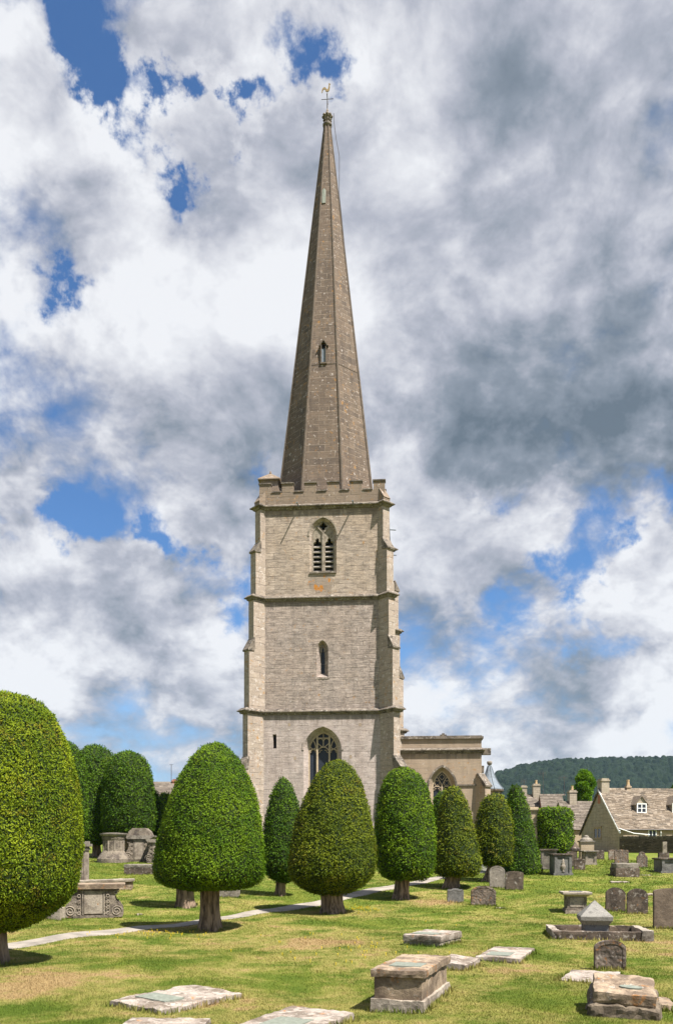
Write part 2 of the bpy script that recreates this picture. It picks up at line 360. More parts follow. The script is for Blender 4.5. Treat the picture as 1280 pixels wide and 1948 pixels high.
def leafmat(name, a, c_, brown, trans=.3, patch=.9, bamt=.5):
    m_, t, b, o = new_mat(name); g = t.new('ShaderNodeNewGeometry'); p = t.new('ShaderNodeTexCoord').outputs['Object']
    rnd = g.outputs['Random Per Island']
    z = t.xyz(p)[2]
    c = t.mix(t.m('ADD', t.m('MULTIPLY', rnd, .65), t.mr(t.noise(p, patch, 4, .6), .35, .65, -.2, .45), None, True), a, c_)
    br = t.m('MULTIPLY', t.mr(t.noise(p, patch*1.6, 6, .7, .6), .5, .68), t.mr(rnd, .1, .8)); c = t.mix(t.m('MULTIPLY', br, bamt), c, brown)
    c = t.mix(1.0, c, LT, 'MULTIPLY'); t.put(b, 'Base Color', c); t.put(b, 'Roughness', .7); t.put(b, 'Specular IOR Level', .12)
    tr = t.new('ShaderNodeBsdfTranslucent'); t.put(tr, 0, t.mix(1.0, c, (1.25, 1.35, .5), 'MULTIPLY'))
    mx = t.new('ShaderNodeMixShader'); t.put(mx, 0, trans); t.l.new(b.outputs[0], mx.inputs[1]); t.l.new(tr.outputs[0], mx.inputs[2]); t.l.new(mx.outputs[0], o.inputs[0])
    return m_
def islandmat(name, cols, rough=.9, nscale=12, light=0.):
    m_, t, b, o = new_mat(name); g = t.new('ShaderNodeNewGeometry'); p = t.new('ShaderNodeTexCoord').outputs['Object']
    cr_ = t.new('ShaderNodeValToRGB'); t.put(cr_, 0, g.outputs['Random Per Island']); e = cr_.color_ramp.elements
    e[0].color = c4(cols[0]); e[1].color = c4(cols[-1])
    for i, c in enumerate(cols[1:-1]): x = e.new((i+1)/(len(cols)-1)); x.color = c4(c)
    n_ = t.noise(p, nscale, 6, .65); k = t.mr(n_, .3, .7, .7, 1.3, False)
    c = t.mix(1.0, cr_.outputs[0], t.comb(k, k, k), 'MULTIPLY')
    if light: c = t.mix(t.mr(t.noise(p, nscale*.25, 6, .7), .56, .66, 0, light), c, (.42, .36, .29))
    t.put(b, 'Base Color', c); t.put(b, 'Roughness', rough); t.put(b, 'Normal', t.bump(n_, .6, .02)); return m_

M_low = ashlar('tower_stone_low', (.55, .49, .445), (.42, .375, .335), white=.15, grime=.6, streak=.9, tint=(.46, .385, .33), var=.7, bw=.9, rh=.36, mortar=(.22, .185, .155), drip=11.6)
M_mid = ashlar('tower_stone_mid', (.46, .40, .345), (.335, .295, .255), white=.25, orange=.15, grime=.5, streak=1.4, tint=(.37, .305, .245), bw=.8, rh=.30, var=.9, drip=19.35)
M_top = ashlar('tower_stone_top', (.515, .445, .36), (.37, .32, .26), white=.25, orange=.3, grime=.45, streak=1.4, tint=(.42, .34, .245), bw=.8, rh=.30, var=.9, stain=(-.1, 20.45, .95, .65), drip=25.5)
M_but = ashlar('buttress_stone', (.455, .39, .32), (.31, .265, .215), white=.75, orange=.5, grime=.3, streak=.6, tint=(.42, .37, .29), bw=.8, rh=.4)
M_par = ashlar('parapet_stone', (.31, .25, .185), (.22, .18, .135), white=.35, orange=.5, grime=.5, streak=.5, tint=(.24, .195, .14))
M_spire = ashlar('spire_stone', (.215, .168, .122), (.115, .094, .075), white=.35, orange=.35, mortar=(.40, .34, .26), grime=.7, streak=.7, tint=(.185, .14, .10), bw=.66, rh=.33, mort_w=.036, var=.9)
M_rib = stone('rib_stone', (.16, .13, .10), (.11, .09, .07), white=.25, orange=.3, sides=0)
M_string = stone('weathered_moulding', (.22, .19, .155), (.09, .078, .065), white=.55, orange=.2, grime=.7, sides=0)
M_wing = ashlar('aisle_stone', (.46, .38, .28), (.36, .295, .215), white=.1, orange=.15, grime=.5, streak=.3, tint=(.37, .30, .215), mort_w=.02, drip=10.1, bw=.9, rh=.38)
M_trac = stone('tracery_stone', (.56, .46, .33), (.42, .34, .24), white=.1, orange=.1, grime=.3, sides=0)
M_tracd = stone('belfry_tracery_stone', (.36, .32, .26), (.20, .17, .13), white=.2, orange=.35, grime=.6, sides=0)
M_louv = stone('louvre_slate', (.40, .37, .33), (.22, .20, .18), white=.3, orange=.45, grime=.4, sides=0)
M_dark = plain('dark_interior', (.012, .012, .013), .9)
M_lead = plain('lead', (.15, .175, .205), .65, .0, 5, .2)
M_iron = plain('iron', (.10, .09, .085), .6, .5)
M_gilt = plain('gilt_metal', (.35, .25, .12), .4, .7)
M_copper = plain('verdigris_copper', (.185, .20, .165), .55, .0, 18, .3)
M_bluepl = plain('dark_plaque', (.09, .10, .12), .4)
M_white = plain('white_paint', (.75, .75, .73), .5)
# leaded glass
M_glass, t, b, o = new_mat('leaded_glass'); p, uv = wall_uv(t)
u_, v_, _ = t.xyz(uv)[:3]
da = t.m('PINGPONG', t.m('ADD', t.m('MULTIPLY', u_, 1.6), v_), .085); db = t.m('PINGPONG', t.m('SUBTRACT', t.m('MULTIPLY', u_, 1.6), v_), .085)
ln = t.mr(t.m('MINIMUM', da, db), .008, .016)
nz_ = t.noise(uv, 5, 3)
t.put(b, 'Base Color', t.mix(ln, (.05, .055, .06), t.mix(nz_, (.010, .013, .024), (.025, .031, .05)))); t.put(b, 'Roughness', .4); t.put(b, 'Specular IOR Level', .2)
t.put(b, 'Normal', t.bump(nz_, .5, .02))

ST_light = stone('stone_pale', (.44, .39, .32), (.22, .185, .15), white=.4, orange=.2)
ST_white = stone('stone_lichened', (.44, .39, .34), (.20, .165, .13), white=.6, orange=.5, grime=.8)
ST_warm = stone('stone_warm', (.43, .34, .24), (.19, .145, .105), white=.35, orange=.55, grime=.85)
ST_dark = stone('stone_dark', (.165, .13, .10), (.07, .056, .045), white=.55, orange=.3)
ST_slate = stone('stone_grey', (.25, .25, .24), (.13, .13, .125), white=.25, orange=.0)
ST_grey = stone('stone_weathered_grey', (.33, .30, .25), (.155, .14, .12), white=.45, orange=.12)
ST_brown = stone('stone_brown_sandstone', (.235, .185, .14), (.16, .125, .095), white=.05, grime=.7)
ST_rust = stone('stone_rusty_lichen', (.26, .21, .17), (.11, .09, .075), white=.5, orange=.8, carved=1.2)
ST_carve = stone('stone_carved', (.30, .26, .205), (.12, .10, .085), white=.35, orange=.2, carved=1.0)  # base darkened to include the shade over the left-hand tombs
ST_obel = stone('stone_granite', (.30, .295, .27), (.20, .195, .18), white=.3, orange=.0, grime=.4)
M_bark, t, b, o = new_mat('yew_bark'); p = t.new('ShaderNodeTexCoord').outputs['Object']
nb = t.noise(t.vm('MULTIPLY', p, (9, 9, 1.1)), 1.3, 8, .65, .4)
t.put(b, 'Base Color', t.mix(t.mr(nb, .35, .65), (.05, .034, .025), (.30, .215, .15))); t.put(b, 'Normal', t.bump(nb, 1.0, .05))
LEAF = dict(
 lime=leafmat('yew_leaf_lime', (.12, .21, .012), (.38, .48, .03), (.36, .24, .05), .16, .9, .8),
 mid=leafmat('yew_leaf_mid', (.075, .175, .010), (.24, .39, .022), (.28, .20, .04), .14, .9, .35),
 olive=leafmat('yew_leaf_olive', (.095, .15, .014), (.28, .34, .03), (.30, .20, .05), .14, .8, .6),
 deep=leafmat('yew_leaf_deep', (.05, .13, .012), (.16, .29, .022), (.2, .17, .03), .14, .9, .3),
 bright=leafmat('tree_leaf_bright', (.09, .22, .014), (.26, .46, .035), (.3, .3, .03), .35, .5, .2))
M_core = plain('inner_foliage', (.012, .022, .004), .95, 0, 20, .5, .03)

BARE = [(*G(a, b_)[:2], r_, w_) for a, b_, r_, w_ in ((120, 1866, 1.4, .15), (30, 1885, 1.1, .13), (820, 1718, 1.5, .25), (600, 1792, 1.5, .2), (430, 1795, 1.0, .18), (1130, 1708, 1.6, .12), (860, 1890, 1.2, .12), (250, 1830, 1.2, -.15), (700, 1760, 1.4, -.15), (640, 1720, 1.5, -.12), (980, 1850, 1.0, .1), (1040, 1905, .8, -.12), (560, 1860, 1.0, -.1))]
def grass_colour(t, p, rnd=None):
    n1_ = t.noise(p, .16, 4, .55, .4); n2_ = t.noise(p, .75, 5, .6, .5); n3_ = t.noise(p, 3.2, 6, .65)
    n4_ = t.noise(t.vm('MULTIPLY', p, (30, 20, 1)), 1.0, 6, .75)
    g = t.mix(t.mr(n2_, .3, .7), (.080, .120, .015), (.160, .180, .029))
    dry = t.m('ADD', t.m('MULTIPLY', n1_, .7), t.m('ADD', t.m('MULTIPLY', n2_, .75), t.m('MULTIPLY', n3_, .5)))
    # the lawn is parched in the open, greener up the slope and beside the path
    y = t.xyz(p)[1]
    dry = t.m('SUBTRACT', dry, t.mr(y, 22, 46, .0, .12))
    for (wx, wy, wr, wa_) in BARE:
        dd_ = t.vm('DISTANCE', t.vm('MULTIPLY', p, (1, .8, 0)), (wx, wy*.8, 0)); dry = t.m('ADD', dry, t.m('MULTIPLY', t.mr(dd_, wr*.2, wr*1.3, 1, 0), wa_))
    c = t.mix(t.mr(dry, .86, 1.08, 0, .70), g, (.30, .252, .085))
    c = t.mix(t.mr(dry, 1.05, 1.18, 0, .85), c, (.32, .22, .11))
    k = t.mr(n4_, .25, .75, .8, 1.2, False); c = t.mix(1.0, c, t.comb(k, k, k), 'MULTIPLY')
    return c, n3_, n4_
M_grass, t, b, o = new_mat('lawn'); p = t.new('ShaderNodeTexCoord').outputs['Object']
c, n3_, n4_ = grass_colour(t, p); t.put(b, 'Base Color', c); t.put(b, 'Roughness', 1.0); t.put(b, 'Specular IOR Level', .1)
t.put(b, 'Normal', t.bump(t.m('ADD', n4_, t.m('MULTIPLY', n3_, .6)), .9, .05))
M_blade, t, b, o = new_mat('grass_blade'); p = t.new('ShaderNodeTexCoord').outputs['Object']; rnd = t.new('ShaderNodeNewGeometry').outputs['Random Per Island']
c, n3_, n4_ = grass_colour(t, p); k = t.mr(rnd, 0, 1, .85, 1.35, False); c = t.mix(1.0, c, t.comb(k, k, t.m('MULTIPLY', k, 1.0)), 'MULTIPLY')
t.put(b, 'Base Color', c); t.put(b, 'Roughness', .8); t.put(b, 'Specular IOR Level', .15)
tr = t.new('ShaderNodeBsdfTranslucent'); t.put(tr, 0, c); mx = t.new('ShaderNodeMixShader'); t.put(mx, 0, .3)
t.l.new(b.outputs[0], mx.inputs[1]); t.l.new(tr.outputs[0], mx.inputs[2]); t.l.new(mx.outputs[0], o.inputs[0])

# ------------------------------------------------------------------ ground
xs = np.unique(np.concatenate([np.arange(-30, 45.1, .5), np.linspace(-3500, -30, 40), np.linspace(45, 3500, 40)]))
ys = np.unique(np.concatenate([np.arange(-6, 90, .5), np.linspace(-300, -6, 12), np.geomspace(90, 4200, 40)]))
X, Y = np.meshgrid(xs, ys); Z = gz(X, Y)
vs = np.stack([X, Y, Z], -1).reshape(-1, 3); nx_, ny_ = len(xs), len(ys)
idx = np.arange(nx_*ny_).reshape(ny_, nx_)
fs = np.stack([idx[:-1, :-1], idx[:-1, 1:], idx[1:, 1:], idx[1:, :-1]], -1).reshape(-1, 4)
me = bpy.data.meshes.new('ground'); me.from_pydata(vs.tolist(), [], fs.tolist()); me.polygons.foreach_set('use_smooth', [True]*len(me.polygons))
tag(link('ground', me, M_grass), kind='structure')

def strip(name, pts, wid, mat, lift=.012, thick=.05):
    """flat strip following the ground along ground points"""
    P2 = [q if isinstance(q, Vector) else G(*q) for q in pts]; fine = []
    for a, b_ in zip(P2[:-1], P2[1:]):
        n = max(2, int((b_-a).length/.5)); fine += [a.lerp(b_, i/n) for i in range(n)]
    fine.append(P2[-1]); mb = MB(); vs = []
    for i, q in enumerate(fine):
        tt = fine[min(i+1, len(fine)-1)]-fine[max(i-1, 0)]; tt.z = 0; tt.normalize(); s_ = Vector((tt.y, -tt.x, 0))
        wj = wid/2*(1+.04*math.sin(i*1.3)+.03*math.sin(i*3.1))
        for sg, dz_ in ((-1, -thick), (-1, lift), (0, lift+.004), (1, lift), (1, -thick)):
            p_ = q+s_*wj*sg; vs.append((p_.x, p_.y, float(gz(p_.x, p_.y))+dz_))
    fs = [(i*5+j, i*5+j+1, (i+1)*5+j+1, (i+1)*5+j) for i in range(len(fine)-1) for j in range(4)]
    mb.add(vs, fs); o = mb.build(name, mat); tag(o, kind='structure'); return o
M_path = plain('path_concrete', (.255, .225, .19), .9, 0, 1.7, .38, .01)
M_tar = plain('path_tarmac', (.16, .155, .15), .9, 0, 30, .3)
PATHPTS = [(-260, 1842), (9, 1800.5), (225, 1769.5), (480, 1735), (640, 1711), (735, 1694), (830, 1675), (905, 1657.5)]
pg_ = [G(*q) for q in PATHPTS]; pf_ = np.polyfit([q.x for q in pg_], [q.y for q in pg_], 2); PATHG = [Vector((x_, float(np.polyval(pf_, x_)), 0)) for x_ in np.linspace(pg_[0].x, pg_[-1].x, 12)]
strip('path', PATHG, .92, M_path)
strip('path', [(890, 1661.5), (905, 1652), (915, 1645), (935, 1641)], 2.0, M_tar, .006)

# grass blades near the camera
FOOT = []
def blades(n, seed):
    r = np.random.default_rng(seed)
    d = 9.0*(58/9.0)**(r.random(n)**1.35); x = (r.random(n)-.5)*2*(d*.46+2.2)
    keep = np.ones(n, bool)
    L = (.014+.020*r.random(n))*(1+.022*(d-10)); wd = L*.16*(1+.05*(d-10)); a = r.random(n)*6.283; lean = (r.random(n)*.9)*L
    ok = np.ones(n, bool)
    for q0, q1 in zip(PATHG[:-1], PATHG[1:]):
        ab = np.array([q1.x-q0.x, q1.y-q0.y]); t_ = np.clip(((x-q0.x)*ab[0]+(d-q0.y)*ab[1])/(ab@ab), 0, 1)
        ok &= np.hypot(x-q0.x-t_*ab[0], d-q0.y-t_*ab[1]) > .43
    x, d, L, wd, a, lean = x[ok], d[ok], L[ok], wd[ok], a[ok], lean[ok]; n = len(x)
    z = gz(x, d); base = np.stack([x, d, z-.004], 1)
    if FOOT:
        fx, fy, fl = [], [], []
        for (cx_, cy_, w_, l_, yaw) in FOOT:
            m_ = int(min(700, 2*(w_+l_)*190*min(1, (22/cy_)**1.3))); tt = r.random(m_)*2*(w_+l_); e_ = np.abs(r.normal(size=m_))*.035-.005
            px_ = np.where(tt < w_, tt-w_/2, np.where(tt < w_+l_, w_/2+e_, np.where(tt < 2*w_+l_, w_/2-(tt-w_-l_), -w_/2-e_)))
            py_ = np.where(tt < w_, -l_/2-e_, np.where(tt < w_+l_, tt-w_-l_/2, np.where(tt < 2*w_+l_, l_/2+e_, l_/2-(tt-2*w_-l_))))
            c_, s_ = math.cos(yaw), math.sin(yaw); fx.append(cx_+c_*px_-s_*py_); fy.append(cy_+s_*px_+c_*py_); fl.append(.05+.075*r.random(m_)**2)
        fx, fy, fl = map(np.concatenate, (fx, fy, fl)); m_ = len(fx); x, d = np.concatenate([x, fx]), np.concatenate([d, fy])
        L = np.concatenate([L, fl]); wd = np.concatenate([wd, fl*.11*(1+.03*fy)]); a = np.concatenate([a, r.random(m_)*6.283]); lean = np.concatenate([lean, fl*.5*r.random(m_)]); n = len(x)
        base = np.stack([x, d, gz(x, d)-.004], 1)
    wv = np.stack([np.cos(a), np.sin(a), np.zeros(n)], 1)*wd[:, None]
    tip = base + np.stack([np.sin(a*1.7)*lean, np.cos(a*1.7)*lean, L], 1)
    V_ = np.stack([base-wv, base+wv, tip], 1).reshape(-1, 3)
    me = bpy.data.meshes.new('grass'); me.vertices.add(3*n); me.vertices.foreach_set('co', V_.ravel())
    me.loops.add(3*n); me.loops.foreach_set('vertex_index', np.arange(3*n)); me.polygons.add(n)
    me.polygons.foreach_set('loop_start', np.arange(0, 3*n, 3)); me.polygons.foreach_set('loop_total', np.full(n, 3)); me.update(calc_edges=True); me.validate()
    return me

# ------------------------------------------------------------------ church
TH = R(4.5); CX, CY = -1.0, 57.0
church = empty('church', (CX, CY, 0), -TH, 'tall stone parish church with battlemented tower and slender octagonal spire', 'church')
HW = 4.275
def LP(px, py, yl):
    """photo pixel -> local x,z on the church plane y = yl"""
    dx, dz_ = (px-PX0)/F, (PY0-py)/F; c, s = math.cos(TH), math.sin(TH)
    # local = Rot(+TH) * (world - C)
    def loc(wx, wy): wx -= CX; wy -= CY; return (c*wx - s*wy, s*wx + c*wy)
    a = loc(0, 0); b_ = loc(dx, 1); tt = (yl-a[1])/(b_[1]-a[1])
    return (a[0]+(b_[0]-a[0])*tt, CAMH+dz_*tt)
Z1, Z2, Z3, ZP = 11.74, 19.47, 25.7, 26.72
STG = [(0.6, Z1, 4.375, M_low), (Z1, Z2, 4.30, M_mid), (Z2, Z3, 4.275, M_top)]
def winpx(px0, px1, pyb, pys, pya, yl):
    (x0, zb), (x1, _) = LP(px0, pyb, yl), LP(px1, pyb, yl); cxm = (px0+px1)/2
    return dict(w=x1-x0, zb=zb, zs=LP(cxm, pys, yl)[1], za=LP(cxm, pya, yl)[1], cx=(x0+x1)/2)
def A(d): return arch(d['w'], d['zb'], d['zs'], d['za'], 10, d['cx'])
west_o = winpx(577.5, 650, 1565, 1428, 1382, -.1); west_i = winpx(586, 643.5, 1560, 1428, 1390, -.1)
west_i['cx'] = west_o['cx']
slit_o = winpx(518.5, 526, 1424, 1399, 1397.5, -.1)
lan_o = winpx(602, 624.5, 1289, 1236, 1218, 0); lan_i = winpx(608.5, 618.5, 1281, 1238, 1225, 0); lan_i['cx'] = lan_o['cx']
bel_o = winpx(588.5, 640, 1091, 1020, 984, 0); bel_i = winpx(592.5, 635.5, 1089, 1022, 989, 0); bel_i['cx'] = bel_o['cx']
slit = [(slit_o['cx']-.13, slit_o['zb']), (slit_o['cx']+.13, slit_o['zb']), (slit_o['cx']+.13, slit_o['za']), (slit_o['cx']-.13, slit_o['za'])]
slit_in = [(slit_o['cx']-.09, slit_o['zb']+.03), (slit_o['cx']+.09, slit_o['zb']+.03), (slit_o['cx']+.09, slit_o['za']-.04), (slit_o['cx']-.09, slit_o['za']-.04)]
holes = [[(A(west_o), A(west_i), .55), (slit, slit_in, .3)], [(A(lan_o), A(lan_i), .38)], [(A(bel_o), A(bel_i), .22)]]
tower = None
for (z0, z1, hw, mt), hl in zip(STG, holes):
    mb = MB(); y0 = HW-hw
    mb.add([(-hw, y0, z0), (hw, y0, z0), (hw, y0+2*hw, z0), (-hw, y0+2*hw, z0), (-hw, y0, z1), (hw, y0, z1), (hw, y0+2*hw, z1), (-hw, y0+2*hw, z1)],
           [(1, 2, 6, 5), (2, 3, 7, 6), (3, 0, 4, 7), (4, 5, 6, 7)])
    mb.add(*plate([(-hw, z0), (hw, z0), (hw, z1), (-hw, z1)], [h[0] for h in hl], y0))
    for (a, bb, dp) in hl: rings(mb, a, y0, bb, y0+dp)
    o = mb.build('tower_wall', mt, church if tower is None else church)
    if tower is None: tower = o
# buttress profile r,z from the corner outwards
def bprof(ex=0.): return [(-.9, .6), (1.75+ex, .6), (1.75+ex, 7.9), (1.15+ex, 8.6), (1.15+ex, Z1), (1.04+ex, Z1+.1), (1.04+ex, 15.85), (1.07+ex, 15.95), (.67+ex, 16.65), (.67+ex, Z2), (.5+ex, Z2+.1), (.5+ex, 22.6), (.54+ex, 22.7), (.13+ex*.5, 23.25), (.13+ex*.5, Z3), (-.9, Z3)]
CORN = [((-1, -1), 0.), ((1, -1), 0.), ((1, 1), .42), ((-1, 1), 0.)]
BW_ = .60
for (sx, sy), ex in CORN:
    ang = math.atan2(sy, sx); Mx = Matrix.Translation((sx*HW, HW+sy*HW, 0)) @ Matrix.Rotation(ang, 4, 'Z')
    mb = MB(); mb.prism(bprof(ex), -BW_/2, BW_/2, Mx)
    bt = mb.build('buttress', M_but, church)
    # weathered offsets stand proud of the shaft
    mb = MB()
    for (ra, za, rb, zb) in ((1.80, 7.85, 1.12, 8.66), (1.11, 15.85, .64, 16.7), (.58, 22.6, .10, 23.3)):
        mb.prism([(rb+ex-.02, za-.02), (ra+ex, za-.06), (ra+ex+.03, za+.04), (rb+ex, zb+.05), (rb+ex-.06, zb)], -BW_/2-.05, BW_/2+.05, Mx)
    split(mb, 'offset_stone', M_string, bt)
    mb = MB(); mb.prism([(-.6, Z3+.1), (.18, Z3+.1), (.18, Z3+.35), (.22, Z3+.40), (-.35, Z3+1.25), (-.6, Z3+1.25)], -BW_/2, BW_/2, Mx); mb.build('buttress_cap', M_par, bt)
def plan(hw, w_, Ls):
    pts = []
    for (sx, sy), L in zip([(-1, -1), (1, -1), (1, 1), (-1, 1)], Ls):
        e = Vector((sx, sy)).normalized(); p_ = Vector((-e.y, e.x)); c_ = Vector((sx*hw, sy*hw))
        j = w_*.7071
        tin = Vector((-sx, 0)) if (sx, sy) in ((1, -1), (-1, 1)) else Vector((0, -sy))
        tout = Vector((0, -sy)) if (sx, sy) in ((1, -1), (-1, 1)) else Vector((-sx, 0))
        pts += [c_+tin*j, c_+e*L-p_*w_/2, c_+e*L+p_*w_/2, c_+tout*j]
    return pts
def offset(poly, o_):
    n = len(poly); out = []
    for i in range(n):
        a, b_, c_ = poly[i-1], poly[i], poly[(i+1) % n]
        d1, d2 = (b_-a).normalized(), (c_-b_).normalized(); n1_, n2_ = Vector((d1.y, -d1.x)), Vector((d2.y, -d2.x))
        bis = (n1_+n2_); bis = bis/max(.35, bis.dot(n1_)); out.append(b_+bis*o_)
    return out
def course(name, hw, Ls, z, prof, mat, parent, w_=BW_):
    base = plan(hw, w_, Ls); mb = MB(); n = len(base); vs = []
    for (o_, dz_) in prof: vs += [(q.x, HW+q.y, z+dz_) for q in offset(base, o_)]
    fs = [(i*n+k, i*n+(k+1) % n, (i+1)*n+(k+1) % n, (i+1)*n+k) for i in range(len(prof)-1) for k in range(n)]
    mb.add(vs, fs); return mb.build(name, mat, parent)
SP = [(-.02, -.20), (.06, -.16), (.09, -.06), (.20, -.03), (.21, .03), (.03, .20), (-.02, .20)]
course('string_course', 4.375, [1.15, 1.15, 1.57, 1.15], Z1, SP, M_string, church)
course('string_course', 4.30, [.67, .67, 1.09, .67], Z2, SP, M_string, church)
course('string_course', 4.275, [.16, .16, .4, .16], Z3, [(a*1.25, b_) for a, b_ in SP], M_string, church)
# parapet
mb = MB(); th = .38; hwp = 4.27
for (x0, x1, y0, y1) in ((-hwp, hwp, -hwp, -hwp+th), (-hwp, hwp, hwp-th, hwp), (-hwp, -hwp+th, -hwp+th, hwp-th), (hwp-th, hwp, -hwp+th, hwp-th)):
    mb.box(x0, x1, HW+y0, HW+y1, Z3+.1, ZP)
mw = 2*hwp/11; cp = MB()
def side(fn):
    for k in range(11):
        a, b_ = -hwp+k*mw, -hwp+(k+1)*mw
        if k % 2 == 0:
            q0, q1 = (a+th if k == 0 else a), (b_-th if k == 10 else b_)
            fn(mb, a, b_, 0, th, ZP+.003, ZP+.58); fn(cp, a-.05, b_+.05, -.07, th+.07, ZP+.583, ZP+.67)
        else: fn(cp, a+.055, b_-.055, -.06, th+.06, ZP+.003, ZP+.09)
side(lambda m_, a, b_, u, v, z0, z1: m_.box(a, b_, HW-hwp+u, HW-hwp+v, z0, z1))
def sd2(m_, a, b_, u, v, z0, z1):
    if a > -hwp+.2 and b_ < hwp-.2: m_.box(hwp-v, hwp-u, HW+a, HW+b_, z0, z1); m_.box(-hwp+u, -hwp+v, HW+a, HW+b_, z0, z1)
side(sd2)
side(lambda m_, a, b_, u, v, z0, z1: m_.box(a, b_, HW+hwp-v, HW+hwp-u, z0, z1))
par = mb.build('parapet', M_par, church); split(cp, 'coping', M_string, par)
mb = MB(); mb.box(-4.0, 4.0, .3, 8.2, Z3, Z3+.3); mb.build('tower_roof', M_lead, church)
# stair turret cap behind the left merlons
mb = MB(); tx, tz = LP(514.5, 919, 1.3); _, tz2 = LP(514.5, 901, 1.3); rw = .74*1.2
mb.lathe([(rw*.95, Z3+.3), (rw*.95, tz-.05)], 4, (tx, 1.3, 0), R(45)); mb.lathe([(rw*1.22, tz-.05), (rw*1.22, tz+.02), (.07, tz2-.02)], 4, (tx, 1.3, 0), R(45)); mb.lathe([(.05, tz2-.1), (.09, tz2), (.06, tz2+.12), (.01, tz2+.18)], 8, (tx, 1.3, 0))
mb.build('turret_cap', M_par, church)
# spire
SB, STP = 26.0, 55.3
def sa(z): return .17+(55.6-z)*(3.12-.17)/(55.6-29.4)
SROT = R(-1.2)
mb = MB(); mb.lathe([(sa(SB)/math.cos(R(22.5)), SB), (sa(STP)/math.cos(R(22.5)), STP)], 8, (0, HW, 0), R(22.5)+SROT); spire = mb.build('spire', M_spire, church)
for k in range(8):
    a = R(22.5)+SROT+k*R(45); pts = []
    for z in (SB, STP): r_ = sa(z)/math.cos(R(22.5))+.0; pts.append((r_*math.cos(a), HW+r_*math.sin(a), z))
    mb = MB(); mb.tube(pts, [.10, .045], 6); mb.build('rib', M_rib, spire)
# spire light with little gable, copper plate
def spx(px, py):
    y_ = HW-2.0
    for _ in range(12):
        x_, z_ = LP(px, py, y_); y_ = HW-sa(z_)
    return x_, y_, z_
x_, y_, z0_ = spx(615.5, 690); _, _, z1_ = spx(615.5, 655)
yb = y_+.02
mb = MB(); mb.box(x_-.21, x_-.14, yb-.12, yb+.5, z0_, z1_-.05); mb.box(x_+.14, x_+.21, yb-.12, yb+.5, z0_, z1_-.05)
mb.bar([(x_-.30, z1_-.22), (x_, z1_+.18), (x_+.30, z1_-.22)], .09, yb-.16, yb+.6); mb.box(x_-.24, x_+.24, yb-.14, yb+.4, z0_-.1, z0_-.002)
luc = mb.build('spire_light', M_rib, spire)
mb = MB(); mb.box(x_-.14, x_+.14, yb-.01, yb+.3, z0_, z1_-.38); mb.build('vent_panel', M_lead, luc)
mb = MB(); mb.box(x_-.14, x_+.14, yb+.06, yb+.4, z1_-.38, z1_-.05); mb.build('dark_opening', M_dark, luc)
x_, y_, z0_ = spx(616, 386); _, y2_, z1_ = spx(616, 358)
mb = MB(); mb.add([(x_-.13, y_-.05, z0_), (x_+.13, y_-.05, z0_), (x_+.13, y2_-.05, z1_-.15), (x_, y2_-.05, z1_), (x_-.13, y2_-.05, z1_-.15), (x_-.13, y_+.1, z0_), (x_+.13, y_+.1, z0_), (x_+.13, y2_+.1, z1_-.15), (x_, y2_+.1, z1_), (x_-.13, y2_+.1, z1_-.15)],
    [(0, 1, 2, 3, 4), (0, 5, 6, 1), (1, 6, 7, 2), (2, 7, 8, 3), (3, 8, 9, 4), (4, 9, 5, 0)]); mb.build('copper_plate', M_copper, spire)
mb = MB(); zc = LP(615, 697, HW-2)[1]; mb.lathe([(sa(zc)/math.cos(R(22.5))+.03, zc-.03), (sa(zc+.05)/math.cos(R(22.5))+.03, zc+.02)], 8, (0, HW, 0), R(22.5)+SROT, cap=False); mb.build('drip_joint', M_rib, spire)
# finial
mb = MB(); zt = STP
mb.lathe([(.2, zt-.25), (.33, zt-.16), (.34, zt-.02), (.20, zt+.06), (.20, zt+.22), (.28, zt+.42), (.33, zt+.48), (.30, zt+.6), (.12, zt+.66), (.09, zt+1.0), (.03, zt+1.15)], 16, (0, HW, 0))
for k in range(8):
    a = k*R(45); mb.lathe([(.02, -.11), (.09, -.07), (.12, 0), (.09, .07), (.02, .11)], 8, (.29*math.cos(a), HW+.29*math.sin(a), zt+.55)); mb.lathe([(.02, -.08), (.08, 0), (.02, .08)], 8, (.26*math.cos(a+.2), HW+.26*math.sin(a+.2), zt+.24))
fin = mb.build('finial', M_string, church, smooth=True)
vane = MB(); vane.tube([(0, HW, zt+1.0), (0, HW, zt+2.47)], [.045, .022]); vo_ = vane.build('weathervane_rod', M_iron, church)
mb = MB(); mb.tube([(-.44, HW, zt+1.84), (.44, HW, zt+1.84)], .022); mb.tube([(0, HW-.44, zt+1.84), (0, HW+.44, zt+1.84)], .022); mb.build('cross_arm', M_iron, vo_)
cock = [(-.42, -.28), (-.40, -.05), (-.32, .10), (-.20, .16), (-.10, .08), (-.04, -.02), (.03, -.02), (.07, .10), (.10, .30), (.09, .38), (.14, .44), (.18, .40), (.23, .36), (.18, .33), (.19, .15), (.16, -.06), (.09, -.17), (-.03, -.20), (-.12, -.16), (-.18, -.02), (-.24, .03), (-.31, -.06), (-.35, -.2)]
zc_ = zt+2.57
mb = MB(); mb.prism([(x*1.0, zc_+z*.95) for x, z in cock], HW-.03, HW+.03); mb.build('cockerel', M_gilt, vo_)
# lightning cable down the right-hand side
cab = []
for i, (z, off) in enumerate([(55.9, .30), (55.2, .32), (54, .34), (52.6, .44), (51.2, .26), (50, .10), (46, .05), (40, .05), (34, .05), (27.5, .05)]):
    r_ = sa(min(z, STP))/math.cos(R(22.5))+off; a = R(-22.5)+SROT; cab.append((r_*math.cos(a), HW+r_*math.sin(a), z))
mb = MB(); mb.tube(cab, .022, 5); mb.build('lightning_conductor', M_iron, spire)
